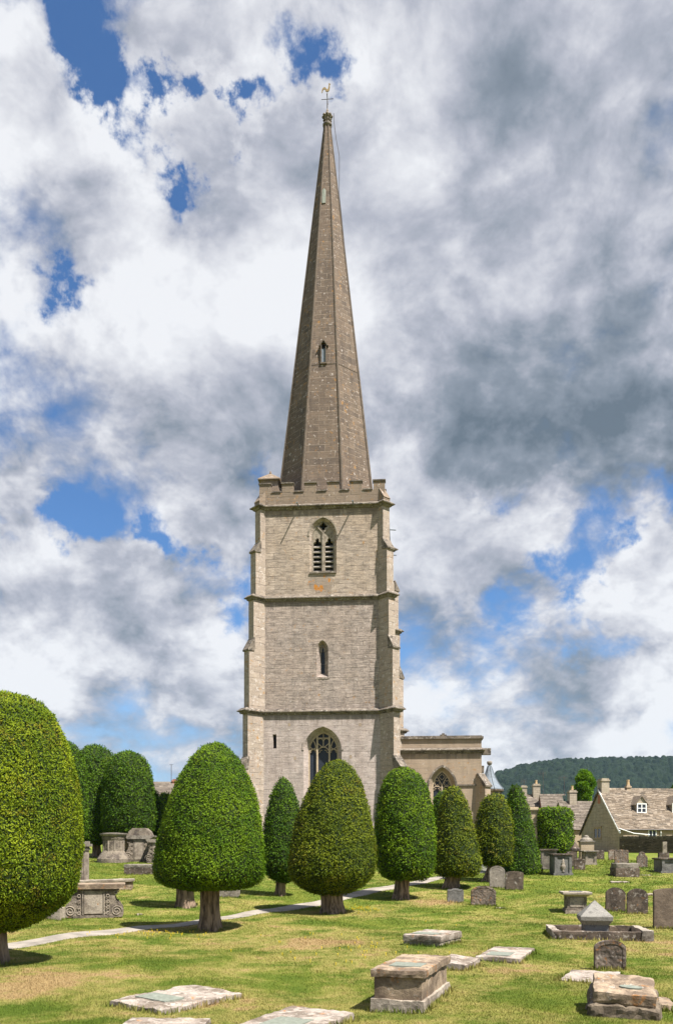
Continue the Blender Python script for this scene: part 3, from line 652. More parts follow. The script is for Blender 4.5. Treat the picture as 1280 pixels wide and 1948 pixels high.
# windows
def glass_at(o_, d, y, grow=.12, mat=None, name='glass', parent=None):
    q = dict(d); q['w'] += grow; q['za'] += grow; q['zb'] -= grow/2
    mb = MB(); mb.prism(A(q), y, y+.03); return mb.build(name, mat or M_glass, parent)
# belfry: pierced head, mullion, louvres
y0 = .22; d = bel_i; cx, wv_ = d['cx'], d['w']; zs, za, zb = d['zs'], d['za'], d['zb']
lw = wv_/2-.30
def foil(cx_, cz_, r, k, rot=0, n=7):
    pts = []
    for i in range(k):
        a = rot+i*2*math.pi/k; c0 = (cx_+r*.62*math.cos(a), cz_+r*.62*math.sin(a))
        for j in range(n+1):
            b_ = a-R(100)+R(200)*j/n; pts.append((c0[0]+r*.42*math.cos(b_), c0[1]+r*.42*math.sin(b_)))
    return pts
sxm = wv_/4+.02; zl = LP(612, 1033, .2)[1]
light = lambda s_: [(cx+s_*sxm-.27, zb+.08), (cx+s_*sxm+.27, zb+.08), (cx+s_*sxm+.27, zl), (cx+s_*sxm+.20, zl+.10), (cx+s_*sxm+.10, zl+.12), (cx+s_*sxm+.13, zl+.24), (cx+s_*sxm, zl+.38), (cx+s_*sxm-.13, zl+.24), (cx+s_*sxm-.10, zl+.12), (cx+s_*sxm-.20, zl+.10), (cx+s_*sxm-.27, zl)]
mb = MB(); qz = LP(615, 1000, .2)[1]
thick_plate(mb, A(d), [light(-1), light(1), foil(cx, qz, .27, 4)], y0+.04, y0+.34)
bel = mb.build('belfry_window', M_tracd, church)
mb = MB()
hz = LP(612, 1012, .2)[1]
mb.box(cx-.07, cx+.07, y0-.06, y0+.04, zb, hz)
for s_ in (-1, 1): mb.bar([(cx, hz-.05), (cx+s_*.18, hz+.12), (cx+s_*.45, hz+.42)], .07, y0-.03, y0+.04)
for s_ in (-1, 1): mb.bar([(cx+s_*.76, hz-.12), (cx+s_*.62, hz+.15), (cx+s_*.45, hz+.42)], .07, y0-.03, y0+.04)
mb.build('mullion', M_tracd, bel)
for s_ in (-1, 1):
    for k in range(8):
        z = zb+.16+k*.335
        if z > zl+.1: break
        Mx = Matrix.Translation((cx+s_*sxm, y0+.22, z+.03)) @ Matrix.Rotation(R(38), 4, 'X')
        mb = MB(); mb.box(-.29, .29, -.17, .17, -.04, .04, Mx); mb.build('louvre', M_louv, bel)
mb = MB(); mb.box(cx-.8, cx+.8, y0+.5, y0+.55, zb-.2, za+.2); mb.build('dark_opening', M_dark, bel)
mb = MB(); mb.prism([(cx-.92, zb-.10), (cx+.92, zb-.10), (cx+.9, zb+.02), (cx-.9, zb+.02)], -.09, .30); mb.build('sill', M_string, bel)
# raised hood around the belfry window
def hood(d, wid, y0, y1, mat, parent, drop=0, name='hood_mould', ex=.06):
    pts = A(d)[2:]; pts = [(p_[0]+(ex if p_[0] > d['cx'] else -ex if p_[0] < d['cx']-1e-6 else 0), p_[1]+ex*.6) for p_ in pts]
    if drop: pts = [(pts[0][0], pts[0][1]-drop)]+pts+[(pts[-1][0], pts[-1][1]-drop)]
    mb = MB(); mb.bar(pts, wid, y0, y1); return mb.build(name, mat, parent)
hood(bel_o, .10, -.035, .03, M_tracd, bel)
# lancet
d = lan_i; mb = MB(); thick_plate(mb, A(d), [[(d['cx']-.13, d['zb']+.05), (d['cx']+.13, d['zb']+.05), (d['cx']+.13, d['zs']-.05), (d['cx']+.06, d['zs']+.0), (d['cx']+.08, d['zs']+.12), (d['cx'], d['za']-.12), (d['cx']-.08, d['zs']+.12), (d['cx']-.06, d['zs']), (d['cx']-.13, d['zs']-.05)]], .38, .5)
lan = mb.build('lancet_window', M_mid, church)
glass_at(lan, d, .45, .1, parent=lan)
mb = MB(); mb.box(d['cx']-.14, d['cx']+.14, .435, .448, LP(613, 1262, 0)[1], LP(613, 1262, 0)[1]+.03); mb.build('glazing_bar', M_iron, lan)
mb = MB(); mb.add(*rough_box(.95, .3, lan_o['zb']-.14, lan_o['zb']+.005, .06, .02, .02, 3, M=Matrix.Translation((lan_o['cx'], .1, 0)))); mb.build('sill', ST_white, lan)
# west window
d = west_i; yy = .45; mb = MB(); cx = d['cx']; w2 = d['w']/2
def W(px, py): return LP(px, py, .45)
def ring_pts(d, grow=0): q = dict(d); q['w'] += grow; q['za'] += grow*.8; return A(q)
mb.bar(ring_pts(d, -.06)[1:]+[ring_pts(d, -.06)[0]], .12, yy, yy+.16)
m1, m2 = W(603.5, 1500)[0], W(626.5, 1500)[0]
for mxx in (m1, m2): mb.box(mxx-.055, mxx+.055, yy-.04, yy+.14, d['zb'], W(603, 1400)[1])
ls = W(600, 1434)[1]
bays = [(cx-w2+.05, m1), (m1, m2), (m2, cx+w2-.05)]
for i, (a, b_) in enumerate(bays):
    c_ = (a+b_)/2; r = (b_-a)/2
    mb.bar([(c_+r*math.cos(R(q)), ls+r*1.05*math.sin(R(q))) for q in range(0, 181, 20)], .06, yy, yy+.1)
    for s_ in (-1, 1): mb.bar([(c_+s_*r*.95, ls+.02), (c_+s_*r*.55, ls+.10), (c_+s_*r*.5, ls+.24), (c_+s_*r*.2, ls+.22)], .035, yy+.03, yy+.1)
    if i != 1:
        top_ = ls+r*1.05
        for s_ in (-1, 1): mb.bar([(c_, top_), (c_+s_*.17, top_+.10), (c_+s_*.22, top_+.28)], .05, yy, yy+.1)
        sg = -1 if i == 0 else 1
        mb.bar([(m1 if i == 0 else m2, ls+.1), (c_-sg*.1, ls+.72), (c_+sg*.02, ls+.95)], .06, yy, yy+.1)
    else:
        top_ = ls+r*1.05; mb.bar([(c_, top_), (c_, top_+.78)], .05, yy, yy+.1)
        mb.bar([(a, top_+.62), (b_, top_+.62)], .05, yy, yy+.1); mb.bar([(c_, top_+.6), (c_, top_+1.1)], .04, yy, yy+.1)
        for s_ in (-1, 1):
            mb.bar([(c_, top_), (c_+s_*.16, top_+.06), (c_+s_*r, top_+.30)], .05, yy, yy+.1)
            mb.bar([(c_+s_*r*.5+r*.45*math.cos(R(q)), top_+.40+r*.45*math.sin(R(q))) for q in range(0, 181, 30)], .04, yy, yy+.1)
west = mb.build('west_window', M_trac, church)
glass_at(west, d, yy+.13, .12, parent=west)
hood(west_o, .13, -.14, -.07, M_low, west, ex=.05)
mb = MB(); mb.add(*plate([(p_[0]*1+0, p_[1]) for p_ in slit_in], [], .2)); mb.build('slit_window', M_dark, church)
# putlog patches and square vents
mb = MB()
for (px, py) in ((550, 1379), (685, 1379), (561, 1443), (667, 1440)):
    x_, z_ = LP(px, py, -.1); mb.box(x_-.08, x_+.08, -.107, 0, z_-.11, z_+.11)
split(mb, 'repair_block', M_wing, church)
# lead spouts under the top string course
for (px, py) in ((568, 962), (672, 958)):
    x_, z_ = LP(px, py, 0); mb = MB(); mb.tube([(x_, .1, Z3-.02), (x_, -.95, Z3-.07)], .045, 8); mb.build('water_spout', M_lead, church)
for yl, zz in ((2.6, 25.0), (5.8, 24.35)):
    mb = MB(); mb.tube([(HW-.1, yl, zz), (HW+.72, yl, zz-.07)], .04, 8); mb.build('water_spout', M_lead, church)

# aisle to the right
WY = 9.2
wx1, _ = LP(916, 1450, WY); wz_top = LP(850, 1400, WY)[1]; wz_s = LP(850, 1429, WY)[1]; wz_lab = LP(890, 1494, WY)[1]
wo = winpx(815, 867, 1575, 1501, 1459, WY); wi = winpx(822.5, 860, 1570, 1501, 1466, WY); wi['cx'] = wo['cx']
mb = MB(); x0, x1, z0, z1, yb_ = 2.0, wx1, .8, wz_s, WY+24
mb.add(*plate([(x0, z0), (x1, z0), (x1, z1), (x0, z1)], [A(wo)], WY)); rings(mb, A(wo), WY, A(wi), WY+.35)
mb.add([(x0, WY, z0), (x1, WY, z0), (x1, yb_, z0), (x0, yb_, z0), (x0, WY, z1), (x1, WY, z1), (x1, yb_, z1), (x0, yb_, z1)], [(1, 2, 6, 5), (2, 3, 7, 6), (3, 0, 4, 7), (4, 5, 6, 7)])
mb.box(x0, x1-.003, WY+.05, yb_, z1, wz_top-.25)
aisle = mb.build('aisle_wall', M_wing, church)
mb = MB(); wpr = [(0, -.22), (-.10, -.12), (-.12, -.02), (-.26, .02), (-.26, .08), (-.02, .24)]
def hcourse(x0, x1, z, pr, ret=True):
    vs = [(x0, WY+o_, z+h) for o_, h in pr]+[(x1-o_, WY+o_, z+h) for o_, h in pr]+[(x1-o_, yb_, z+h) for o_, h in pr]; n = len(pr)
    mb.add(vs, [(i, n+i, n+i+1, i+1) for i in range(n-1)]+[(n+i, 2*n+i, 2*n+i+1, n+i+1) for i in range(n-1)])
hcourse(x0, x1, wz_s, wpr)
mb.build('cornice', M_string, aisle)
mb = MB(); mb.box(x0, x1+.14, WY-.10, yb_, wz_top-.25, wz_top-.08); mb.box(x0, x1+.04, WY+.0, yb_, wz_top-.08, wz_top); mb.build('coping', M_string, aisle)
cxp, czp = LP(843, 1399, WY); mb = MB(); mb.box(cxp-.10, cxp+.10, WY+.03, WY+.2, wz_top, wz_top+.2); mb.box(cxp-.26, cxp+.26, WY+.05, WY+.18, wz_top+.02, wz_top+.1); mb.build('small_finial', M_string, aisle)
mb = MB(); mb.box(x0, LP(818, 1500, WY)[0]-.2, WY-.09, WY+.05, wz_lab-.06, wz_lab+.05); mb.box(LP(868, 1500, WY)[0]+.1, x1-.3, WY-.09, WY+.05, wz_lab-.06, wz_lab+.05); mb.build('label_course', M_string, aisle)
hood(wo, .16, WY-.12, WY+.02, M_string, aisle, .15, ex=.06)
# aisle window tracery
d = wi; yy = WY+.33; cx = d['cx']; w2 = d['w']/2; mb = MB()
mb.bar(ring_pts(d, -.05)[1:]+[ring_pts(d, -.05)[0]], .12, yy, yy+.16); mb.box(cx-.05, cx+.05, yy-.03, yy+.14, d['zb'], d['zs']+.35)
for s_ in (-1, 1):
    c_ = cx+s_*w2/2; r = w2/2; zs_ = d['zs']-.15
    mb.bar([(c_+r*math.cos(R(q)), zs_+r*.95*math.sin(R(q))) for q in range(0, 181, 20)], .06, yy, yy+.1)
    mb.bar([(cx, d['zs']+.3), (cx+s_*.25, d['zs']+.75), (cx+s_*.42, d['zs']+.98)], .06, yy, yy+.1)
    for t_ in (-1, 1): mb.bar([(c_+t_*r*.95, zs_), (c_+t_*r*.5, zs_+.08), (c_+t_*r*.45, zs_+.2), (c_+t_*r*.12, zs_+.18)], .035, yy+.02, yy+.1)
    q = foil(c_-s_*.02, zs_+r*.95+.26, .22, 4, R(45)); mb.bar(q+[q[0]], .04, yy+.02, yy+.1)
q = foil(cx, d['zs']+.95, .22, 4); mb.bar(q+[q[0]], .04, yy+.02, yy+.1)
aw = mb.build('aisle_window', M_trac, church); glass_at(aw, d, yy+.12, .12, parent=aw)
# aisle corner buttress, gargoyle blocks
Mx = Matrix.Translation((wx1, WY, 0)) @ Matrix.Rotation(R(-45), 4, 'Z'); zt_ = LP(905, 1474, WY)[1]; zb_ = LP(926, 1496, WY)[1]
mb = MB(); mb.prism([(-.6, .8), (.62, .8), (.62, zb_), (-.1, zt_), (-.6, zt_)], -.33, .33, Mx); ab = mb.build('buttress', M_wing, church)
mb = MB(); mb.prism([(.5, zb_-.10), (.72, zb_-.10), (.74, zb_+.02), (-.06, zt_+.1), (-.2, zt_)], -.40, .40, Mx); mb.build('offset_stone', M_string, ab)
mb = MB(); mb.box(x1+.05, x1+.75, WY+.3, WY+.75, wz_s-.28, wz_s+.22); mb.box(x1+.0, x1+.40, WY+2.2, WY+2.8, wz_s-1.5, wz_s-.95); mb.box(x1, x1+.28, WY+2.4, WY+2.9, wz_s-2.3, wz_s-1.9); split(mb, 'gargoyle', M_string, church)
# nave roof peeping over
nx0, nz0 = LP(764, 1402, 14); nx1, nz1 = LP(778, 1388, 14)
mb = MB(); mb.prism([(-2.5, wz_top-.3), (LP(784, 1402, 14)[0], wz_top-.1), (2.0, LP(766, 1384, 14)[1]), (-2.5, LP(766, 1384, 14)[1]+.5)], 13, 30); mb.build('nave_roof', M_lead, church)

# ------------------------------------------------------------------ turret with lead roof beyond the church
d_ = 84; c0 = P(931, 1620, d_); kk = F/d_
zz = lambda py: CAMH+(PY0-py)/kk
tur = empty('lead_roofed_turret', (c0.x, c0.y, 0), 0, 'small round turret with flared grey lead cone roof and ball, behind the church buttress', 'turret')
r_e = 27/kk; mb = MB()
prof = [(r_e, zz(1503)), (r_e*.98, zz(1501)), (r_e*.72, zz(1493)), (r_e*.48, zz(1482)), (r_e*.30, zz(1471)), (r_e*.18, zz(1462)), (r_e*.10, zz(1457))]
mb.lathe(prof, 16); mb.build('roof', M_lead, tur, smooth=False)
mb = MB()
for k in range(8):
    a = k*R(45)+R(10); mb.tube([((r_+.02)*math.cos(a), (r_+.02)*math.sin(a), z) for r_, z in prof], .035, 5)
mb.build('roof_roll', plain('dark_lead', (.14, .16, .18), .6), tur)
mb = MB(); mb.lathe([(.02, zz(1457)), (.2, zz(1455.5)), (.27, zz(1452.5)), (.25, zz(1449)), (.02, zz(1448))], 14); mb.build('ball_finial', ST_grey, tur, smooth=True)
mb = MB(); mb.lathe([(r_e*.82, 2.0), (r_e*.82, zz(1507))], 16); mb.build('wall', M_wing, tur)
mb = MB(); mb.lathe([(r_e*.9, zz(1507.5)), (r_e*1.0, zz(1506)), (r_e*1.0, zz(1503.2)), (r_e*.8, zz(1503))], 16); mb.build('eaves', ST_dark, tur)
for k in range(8):
    a = k*R(45)+R(22); Mx = Matrix.Rotation(a, 4, 'Z'); mb = MB(); mb.box(r_e*.70, r_e*.86, -.22, .22, zz(1523), zz(1509), Mx); wn = mb.build('window', M_glass, tur)

# ------------------------------------------------------------------ houses
TILE = islandmat('stone_tile', [(.10, .078, .058), (.20, .158, .115), (.145, .113, .083), (.27, .22, .17), (.085, .07, .054)], light=.4)
TILE2 = islandmat('stone_tile_dull', [(.09, .074, .058), (.155, .127, .10), (.115, .094, .077), (.19, .16, .13)], light=.25)
M_cot = ashlar('cottage_stone', (.50, .45, .345), (.38, .345, .26), white=.1, grime=.5, streak=.4, tint=(.44, .39, .28), bw=.62, rh=.30, mortar=(.18, .155, .11), mort_w=.05)
M_cream = ashlar('cream_stone', (.52, .43, .30), (.45, .37, .26), white=.05, grime=.4, streak=.2, tint=(.48, .39, .27), mort_w=.004)
M_brick = islandmat('red_brick', [(.30, .12, .08), (.36, .16, .10), (.26, .11, .08)])
M_drys = ashlar('dry_stone', (.19, .155, .115), (.08, .068, .05), white=.15, grime=.6, streak=1., tint=(.09, .075, .055), bw=.34, rh=.10, mortar=(.015, .013, .01), mort_w=.03, var=1., bumps=1.)
def tiles(mb, o_, u, v, W_, H_, rows, tw, seed):
    """overlapping stone tiles: o_ = eave corner, u along eave, v up slope"""
    r = random.Random(seed); n = u.cross(v).normalized(); row = H_/rows
    for j in range(rows):
        x = -r.random()*tw
        rr = row
        while x < W_:
            w_ = tw*(.6+.8*r.random()); a, b_ = max(0, x), min(W_, x+w_); x += w_
            if b_-a < .03: continue
            h0 = .03+.035*r.random(); e = r.uniform(-.04, .03)
            p0 = o_+u*(a+.006)+v*(j*row+e)+n*h0; p1 = o_+u*(b_-.006)+v*(j*row+e)+n*h0; p2 = o_+u*(b_-.006)+v*(min(H_, (j+1)*row+.06))+n*.008; p3 = o_+u*(a+.006)+v*(min(H_, (j+1)*row+.06))+n*.008
            mb.add([p0, p1, p2, p3, p0-n*.04, p1-n*.04], [(0, 1, 2, 3), (4, 5, 1, 0), (0, 3, 4), (1, 5, 2)])
def chimney(parent, x, y, z0, z1, sx=.45, sy=.45, mat=None, pots=1):
    mat = mat or M_cot
    mb = MB(); mb.box(x-sx, x+sx, y-sy, y+sy, z0, z1-.3); mb.box(x-sx-.07, x+sx+.07, y-sy-.07, y+sy+.07, z1-.3, z1-.15); mb.box(x-sx+.03, x+sx-.03, y-sy+.03, y+sy-.03, z1-.15, z1)
    c_ = mb.build('chimney', mat, parent)
    for i in range(pots):
        xx = x+(i-(pots-1)/2)*.45; mb = MB(); mb.lathe([(.16, z1), (.13, z1+.4), (.16, z1+.42), (.15, z1+.5)], 10, (xx, y, 0)); mb.build('chimney_pot', plain('clay_pot', (.42, .30, .17), .8), c_)
    return c_
def aerial(parent, x, y, z0, z1, s=.5):
    mb = MB(); mb.tube([(x, y, z0), (x, y, z1)], .03, 5)
    mb.tube([(x-s, y, z1-.15), (x+s*.6, y, z1-.05)], .02, 4)
    for k in range(5): xx = x-s+k*s*.38; mb.tube([(xx, y, z1-.45), (xx, y, z1+.2)], .015, 4)
    return mb.build('tv_aerial', M_iron, parent)
def house(name, label, L, Wd, ze, zr, org, rz, zbase, wallm, gablem, tilem, seed, rows, tw, ov=.25):
    """org = near-left corner, x along the front, y back"""
    h = empty(name, (org[0], org[1], 0), rz, label, 'house')
    mb = MB(); mb.add([(0, 0, zbase), (L, 0, zbase), (L, Wd, zbase), (0, Wd, zbase), (0, 0, ze), (L, 0, ze), (L, Wd, ze), (0, Wd, ze)], [(0, 1, 5, 4), (2, 3, 7, 6)]); mb.build('front_wall', wallm, h)
    mb = MB()
    for x, s_ in ((0, 1), (L, -1)):
        pts = [(x, 0, zbase), (x, Wd, zbase), (x, Wd, ze), (x, Wd/2, zr), (x, 0, ze)]; mb.add(pts, [(4, 3, 2, 1, 0) if s_ > 0 else (0, 1, 2, 3, 4)])
    split(mb, 'gable_wall', gablem, h)
    sl_ = math.hypot(Wd/2, zr-ze); v1 = Vector((0, Wd/2, zr-ze))/sl_; v2 = Vector((0, -Wd/2, zr-ze))/sl_
    mb = MB(); e = .28
    tiles(mb, Vector((-.12, 0, ze))-v1*e+Vector((0, 0, .03)), Vector((1, 0, 0)), v1, L+.24, sl_+e, rows, tw, seed)
    tiles(mb, Vector((L+.12, Wd, ze))-v2*e+Vector((0, 0, .03)), Vector((-1, 0, 0)), v2, L+.24, sl_+e, rows, tw*1.3, seed+1)
    k = 0; x = -.14
    while x < L+.14: mb.prism([(-.17, -.10), (0, .10), (.17, -.10)], 0, .45, Matrix.Translation((x, Wd/2, zr+.05)) @ Matrix.Rotation(R(-90), 4, 'Z')); x += .47
    # underside deck so no light leaks between tiles
    mb.add([(-.1, -.2, ze-.2*(zr-ze)/(Wd/2)), (L+.1, -.2, ze-.2*(zr-ze)/(Wd/2)), (L+.1, Wd/2, zr), (-.1, Wd/2, zr), (L+.1, Wd+.2, ze-.2*(zr-ze)/(Wd/2)), (-.1, Wd+.2, ze-.2*(zr-ze)/(Wd/2))], [(0, 1, 2, 3), (3, 2, 4, 5)])
    mb.build('roof', tilem, h)
    return h, v1
def hw_window(parent, x, y, z, w_, h_, frame_m, nx=2, nz=2, fr=.06, name='window'):
    mb = MB(); mb.box(x, x+fr, y, y+.08, z, z+h_); mb.box(x+w_-fr, x+w_, y, y+.08, z, z+h_); mb.box(x+fr, x+w_-fr, y, y+.08, z, z+fr); mb.box(x+fr, x+w_-fr, y, y+.08, z+h_-fr, z+h_)
    for i in range(1, nx): xx = x+w_*i/nx; mb.box(xx-fr/2.4, xx+fr/2.4, y+.01, y+.06, z+fr, z+h_-fr)
    for i in range(1, nz): zz_ = z+h_*i/nz; mb.box(x+fr, x+w_-fr, y+.015, y+.055, zz_-fr/3, zz_+fr/3)
    f = mb.build(name, frame_m, parent); mb = MB(); mb.box(x+fr*.5, x+w_-fr*.5, y+.04, y+.05, z+fr*.5, z+h_-fr*.5)
    mb.build('pane', M_pane, f); return f
M_pane = plain('window_pane', (.03, .035, .045), .12, 0, 3, .3)
# cottage
PHI = R(8); org = P(1178, 1620, 80.0); kk = 20.0
ze = CAMH+(1620-1577)/kk; Wd = 9.6; zr = CAMH+(1620-1503)/(F/85.2)
cot, v1 = house('cottage', 'long stone cottage with brown tiled roof, white dormer and plain gable end', 30, Wd, ze, zr, org, -PHI if False else PHI*-.0, 1.5, M_cream, M_cot, TILE, 5, 34, .42) if False else (None, None)
cot, v1 = house('cottage', 'long stone cottage with plain grey gable end and white dormer in its brown tiled roof', 30, Wd, ze, zr, org, R(5), 1.5, M_cream, M_cot, TILE, 5, 34, .42)
cr_, sr_ = math.cos(R(5)), math.sin(R(5))
def cl(px, py, yl, o_=org, rz=R(5)):
    dx, dz_ = (px-PX0)/F, (PY0-py)/F; c, s = math.cos(rz), math.sin(rz)
    loc = lambda wx, wy: (c*(wx-o_.x)+s*(wy-o_.y), -s*(wx-o_.x)+c*(wy-o_.y))
    a = loc(0, 0); b_ = loc(dx, 1); tt = (yl-a[1])/(b_[1]-a[1]); return (a[0]+(b_[0]-a[0])*tt, CAMH+dz_*tt)
x_, z_ = cl(1146, 1482, Wd/2); chimney(cot, .42, Wd/2, zr-1.0, z_, .40, .55, M_cot, 0)
x_, z_ = cl(1192, 1496, Wd/2+.3); chimney(cot, x_, Wd/2, zr-.5, z_+.1, .2, .2, M_cream, 1)
sl = (zr-ze)/(Wd/2)
def dormer(parent, px0, px1, pyb, pyt, pyr, tilem, o_=org, rz=R(5), ze_=ze, sl_=sl, wall=M_cot):
    # find depth where sill meets the roof slope
    yl = 1.0
    for _ in range(20): x0, zb = cl(px0, pyb, yl, o_, rz); yl = (zb-ze_)/sl_-.05
    x0, zb = cl(px0, pyb, yl, o_, rz); x1, zt2 = cl(px1, pyt, yl, o_, rz); zr2 = cl((px0+px1)/2, pyr, yl, o_, rz)[1]
    back = (zr2-ze_)/sl_+.1; xm = (x0+x1)/2
    mb = MB(); mb.prism([(x0-.02, zb-.1), (x1+.02, zb-.1), (x1+.02, zt2), (xm, zr2-.1), (x0-.02, zt2)], yl+.1, back); dm = mb.build('dormer', wall, parent)
    mb = MB()
    for s_, xe in ((-1, x0-.2), (1, x1+.2)):
        mb.add([(xe, yl-.02, zt2-.12), (xm, yl-.02, zr2), (xm, back, zr2), (xe, back, zt2-.12), (xe, yl-.02, zt2-.2), (xm, yl-.02, zr2-.09), (xm, back, zr2-.09), (xe, back, zt2-.2)], [(0, 3, 2, 1), (0, 1, 5, 4), (0, 4, 7, 3), (4, 5, 6, 7)])
    mb.build('dormer_roof', tilem, dm)
    hw_window(dm, x0, yl+.0, zb, x1-x0, zt2-zb, M_white, 2, 2, .10)
dormer(cot, 1211.5, 1230, 1547.5, 1529, 1514, TILE)
dormer(cot, 1279, 1298, 1547.5, 1529, 1514, TILE)
# gable details: two-light window with stone surround, blocked hatch, bargeboards
def gable_pt(px, py):
    # plane x = 0 of the cottage
    c, s = cr_, sr_; dx, dz_ = (px-PX0)/F, (PY0-py)/F
    # world point = t*(dx,1); local x = c*(X-ox)+s*(Y-oy) = 0
    tt = (c*org.x+s*org.y)/(c*dx+s); X_, Y_ = dx*tt, tt; return (-s*(X_-org.x)+c*(Y_-org.y), CAMH+dz_*tt)
ya, za_ = gable_pt(1131, 1578); yb2, zb2 = gable_pt(1143, 1594)
y0g, y1g = min(ya, yb2), max(ya, yb2)
mb = MB(); fz = .14
mb.box(-.05, .0, y0g-fz, y1g+fz, zb2-fz, zb2); mb.box(-.05, .0, y0g-fz, y1g+fz, za_, za_+fz); mb.box(-.05, 0, y0g-fz, y0g, zb2, za_); mb.box(-.05, 0, y1g, y1g+fz, zb2, za_); mb.box(-.05, 0, (y0g+y1g)/2-.1, (y0g+y1g)/2+.1, zb2, za_); mb.box(-.12, 0, y0g-fz*1.6, y1g+fz*1.6, za_+fz, za_+fz+.1)
gw = mb.build('gable_window', M_cream, cot); mb = MB(); mb.box(-.02, .01, y0g, y1g, zb2, za_); mb.build('pane', M_pane, gw)
yh, zh = gable_pt(1139.5, 1521); mb = MB(); mb.box(-.03, 0, yh-.3, yh+.3, zh-.45, zh+.45); mb.build('blocked_hatch', M_brick, cot)
mb = MB(); mb.add([(-.16, -.3, ze-.3*sl), (-.16, Wd/2, zr+.06), (-.16, Wd/2, zr-.16), (-.16, -.3, ze-.3*sl-.2), (.0, -.3, ze-.3*sl), (.0, Wd/2, zr+.06), (.0, Wd/2, zr-.16), (.0, -.3, ze-.3*sl-.2)], [(0, 1, 2, 3), (4, 7, 6, 5), (0, 4, 5, 1), (3, 2, 6, 7), (0, 3, 7, 4)]); mb.build('verge_board', M_white, cot)
mb = MB(); mb.add([(-.14, Wd+.3, ze-.3*sl), (-.14, Wd/2, zr+.06), (-.14, Wd/2, zr-.2), (-.14, Wd+.3, ze-.3*sl-.25), (.0, Wd+.3, ze-.3*sl), (0, Wd/2, zr+.06), (0, Wd/2, zr-.2), (0, Wd+.3, ze-.3*sl-.25)], [(3, 2, 1, 0), (5, 6, 7, 4), (1, 5, 4, 0), (7, 6, 2, 3)]); mb.build('verge_board', ST_dark, cot)
mb = MB(); mb.tube([(-.1, -.35, ze-.12), (30, -.35, ze-.12)], .06, 6); g_ = mb.build('gutter', M_iron, cot)
x_, z_ = cl(1257, 1590, -.1); mb = MB(); mb.tube([(x_, -.1, 2.2), (x_, -.1, ze-.1)], .06, 6); mb.build('downpipe', M_white, cot)
x_, z_ = cl(1233, 1591, -.06); x2_, z2_ = cl(1249, 1579, -.06); hw_window(cot, x_, -.06, z_-.3, x2_-x_, z2_-z_+.3, M_white, 2, 1, .1)
# pipe / coping line falling from the gable foot behind the wall
xa, za1 = cl(1178, 1577, -.4); xb_, zb1 = cl(1206, 1586, -.9); xc_, zc1 = cl(1236, 1589, -.9)
mb = MB(); mb.tube([(xa, -.4, za1), (xb_, -.8, zb1), (xc_, -.9, zc1)], .045, 6); mb.build('sloping_pipe', M_white, cot)
# garden wall
wa, wb = P(1178, 1622, 77), P(1345, 1622, 72)
wl_len = (wb-wa).length; wang = math.atan2(wb.y-wa.y, wb.x-wa.x); wzt = CAMH+(1620-1592)/(F/76)
mb = MB(); mb.box(0, wl_len, 0, .5, 1.3, wzt-.22)
r = random.Random(4); x = 0
gw_ = mb.build('garden_wall', M_drys, loc=(wa.x, wa.y, 0), rot=(0, 0, wang)); tag(gw_, 'dark dry-stone garden wall with upright coping stones in front of the cottage', 'wall')
mb = MB()
while x < wl_len:
    s_ = .07+.08*r.random(); mb.box(x, x+s_*.92, -.02, .52, wzt-.22, wzt-.02+.08*r.random()); x += s_
mb.build('coping', islandmat('cope_stones', [(.05, .045, .035), (.13, .11, .08), (.08, .07, .05)]), gw_)
# neighbour house left of the cottage (B) and the terrace behind (A)
oB = P(1082, 1620, 94); kB = F/94; zeB = CAMH+(1620-1577)/kB; zrB = CAMH+(1620-1527)/(F/97.5)
hB, _ = house('house', 'grey-roofed house tucked between the round clipped hedge and the cottage gable', 9, 7, zeB, zrB, oB, R(3), 1.5, M_cream, M_cot, TILE2, 15, 18, .5)
dormer(hB, 1079.5, 1090, 1566, 1549, 1538, TILE2, oB, R(3), zeB, (zrB-zeB)/3.5, M_cream)
x_, z_ = cl(1088, 1504, 3.5, oB, R(3)); chimney(hB, x_, 3.5, zrB-1.4, z_, .42, .42, M_cot, 1); aerial(hB, x_-.9, 3.6, zrB-.2, cl(1083, 1478, 3.5, oB, R(3))[1], .6)
oA = P(985, 1620, 106); kA = F/106; zeA = CAMH+(1620-1562)/kA; zrA = CAMH+(1620-1514)/(F/110)
hA, _ = house('house', 'long tiled house with red brick gable strip and chimneys, behind the tall yew', 6.2, 8, zeA, zrA, oA, R(-3), 1.5, M_cream, M_cot, TILE2, 25, 16, .55)
lenA = 6.2
mb = MB(); lx_, _z = cl(1062, 1562, 0, oA, R(-3))
hA_len = lx_
# extend roof: second block of the same terrace with brick party gable
oA2 = P(1036, 1620, 104); hA2, _ = house('house', 'tiled house with red brick gable end rising behind the square clipped hedge', 2.6, 8, zeA-.2, zrA-.1, oA2, R(-6), 1.5, M_cream, M_brick, TILE2, 26, 16, .55)
x_, z_ = cl(1029, 1492, 4, oA, R(-3)); chimney(hA, 3.0, 4, zrA-1, z_, .45, .45, M_cot, 1); aerial(hA, 3.9, 4, zrA-.2, cl(1035, 1470, 4, oA, R(-3))[1], .6)
x_, z_ = cl(996, 1495, 4, oA, R(-3)); chimney(hA, x_, 4, zrA-1, z_, .36, .36, M_cot, 0); aerial(hA, x_+.1, 4.1, z_-.2, z_+.7, .45)
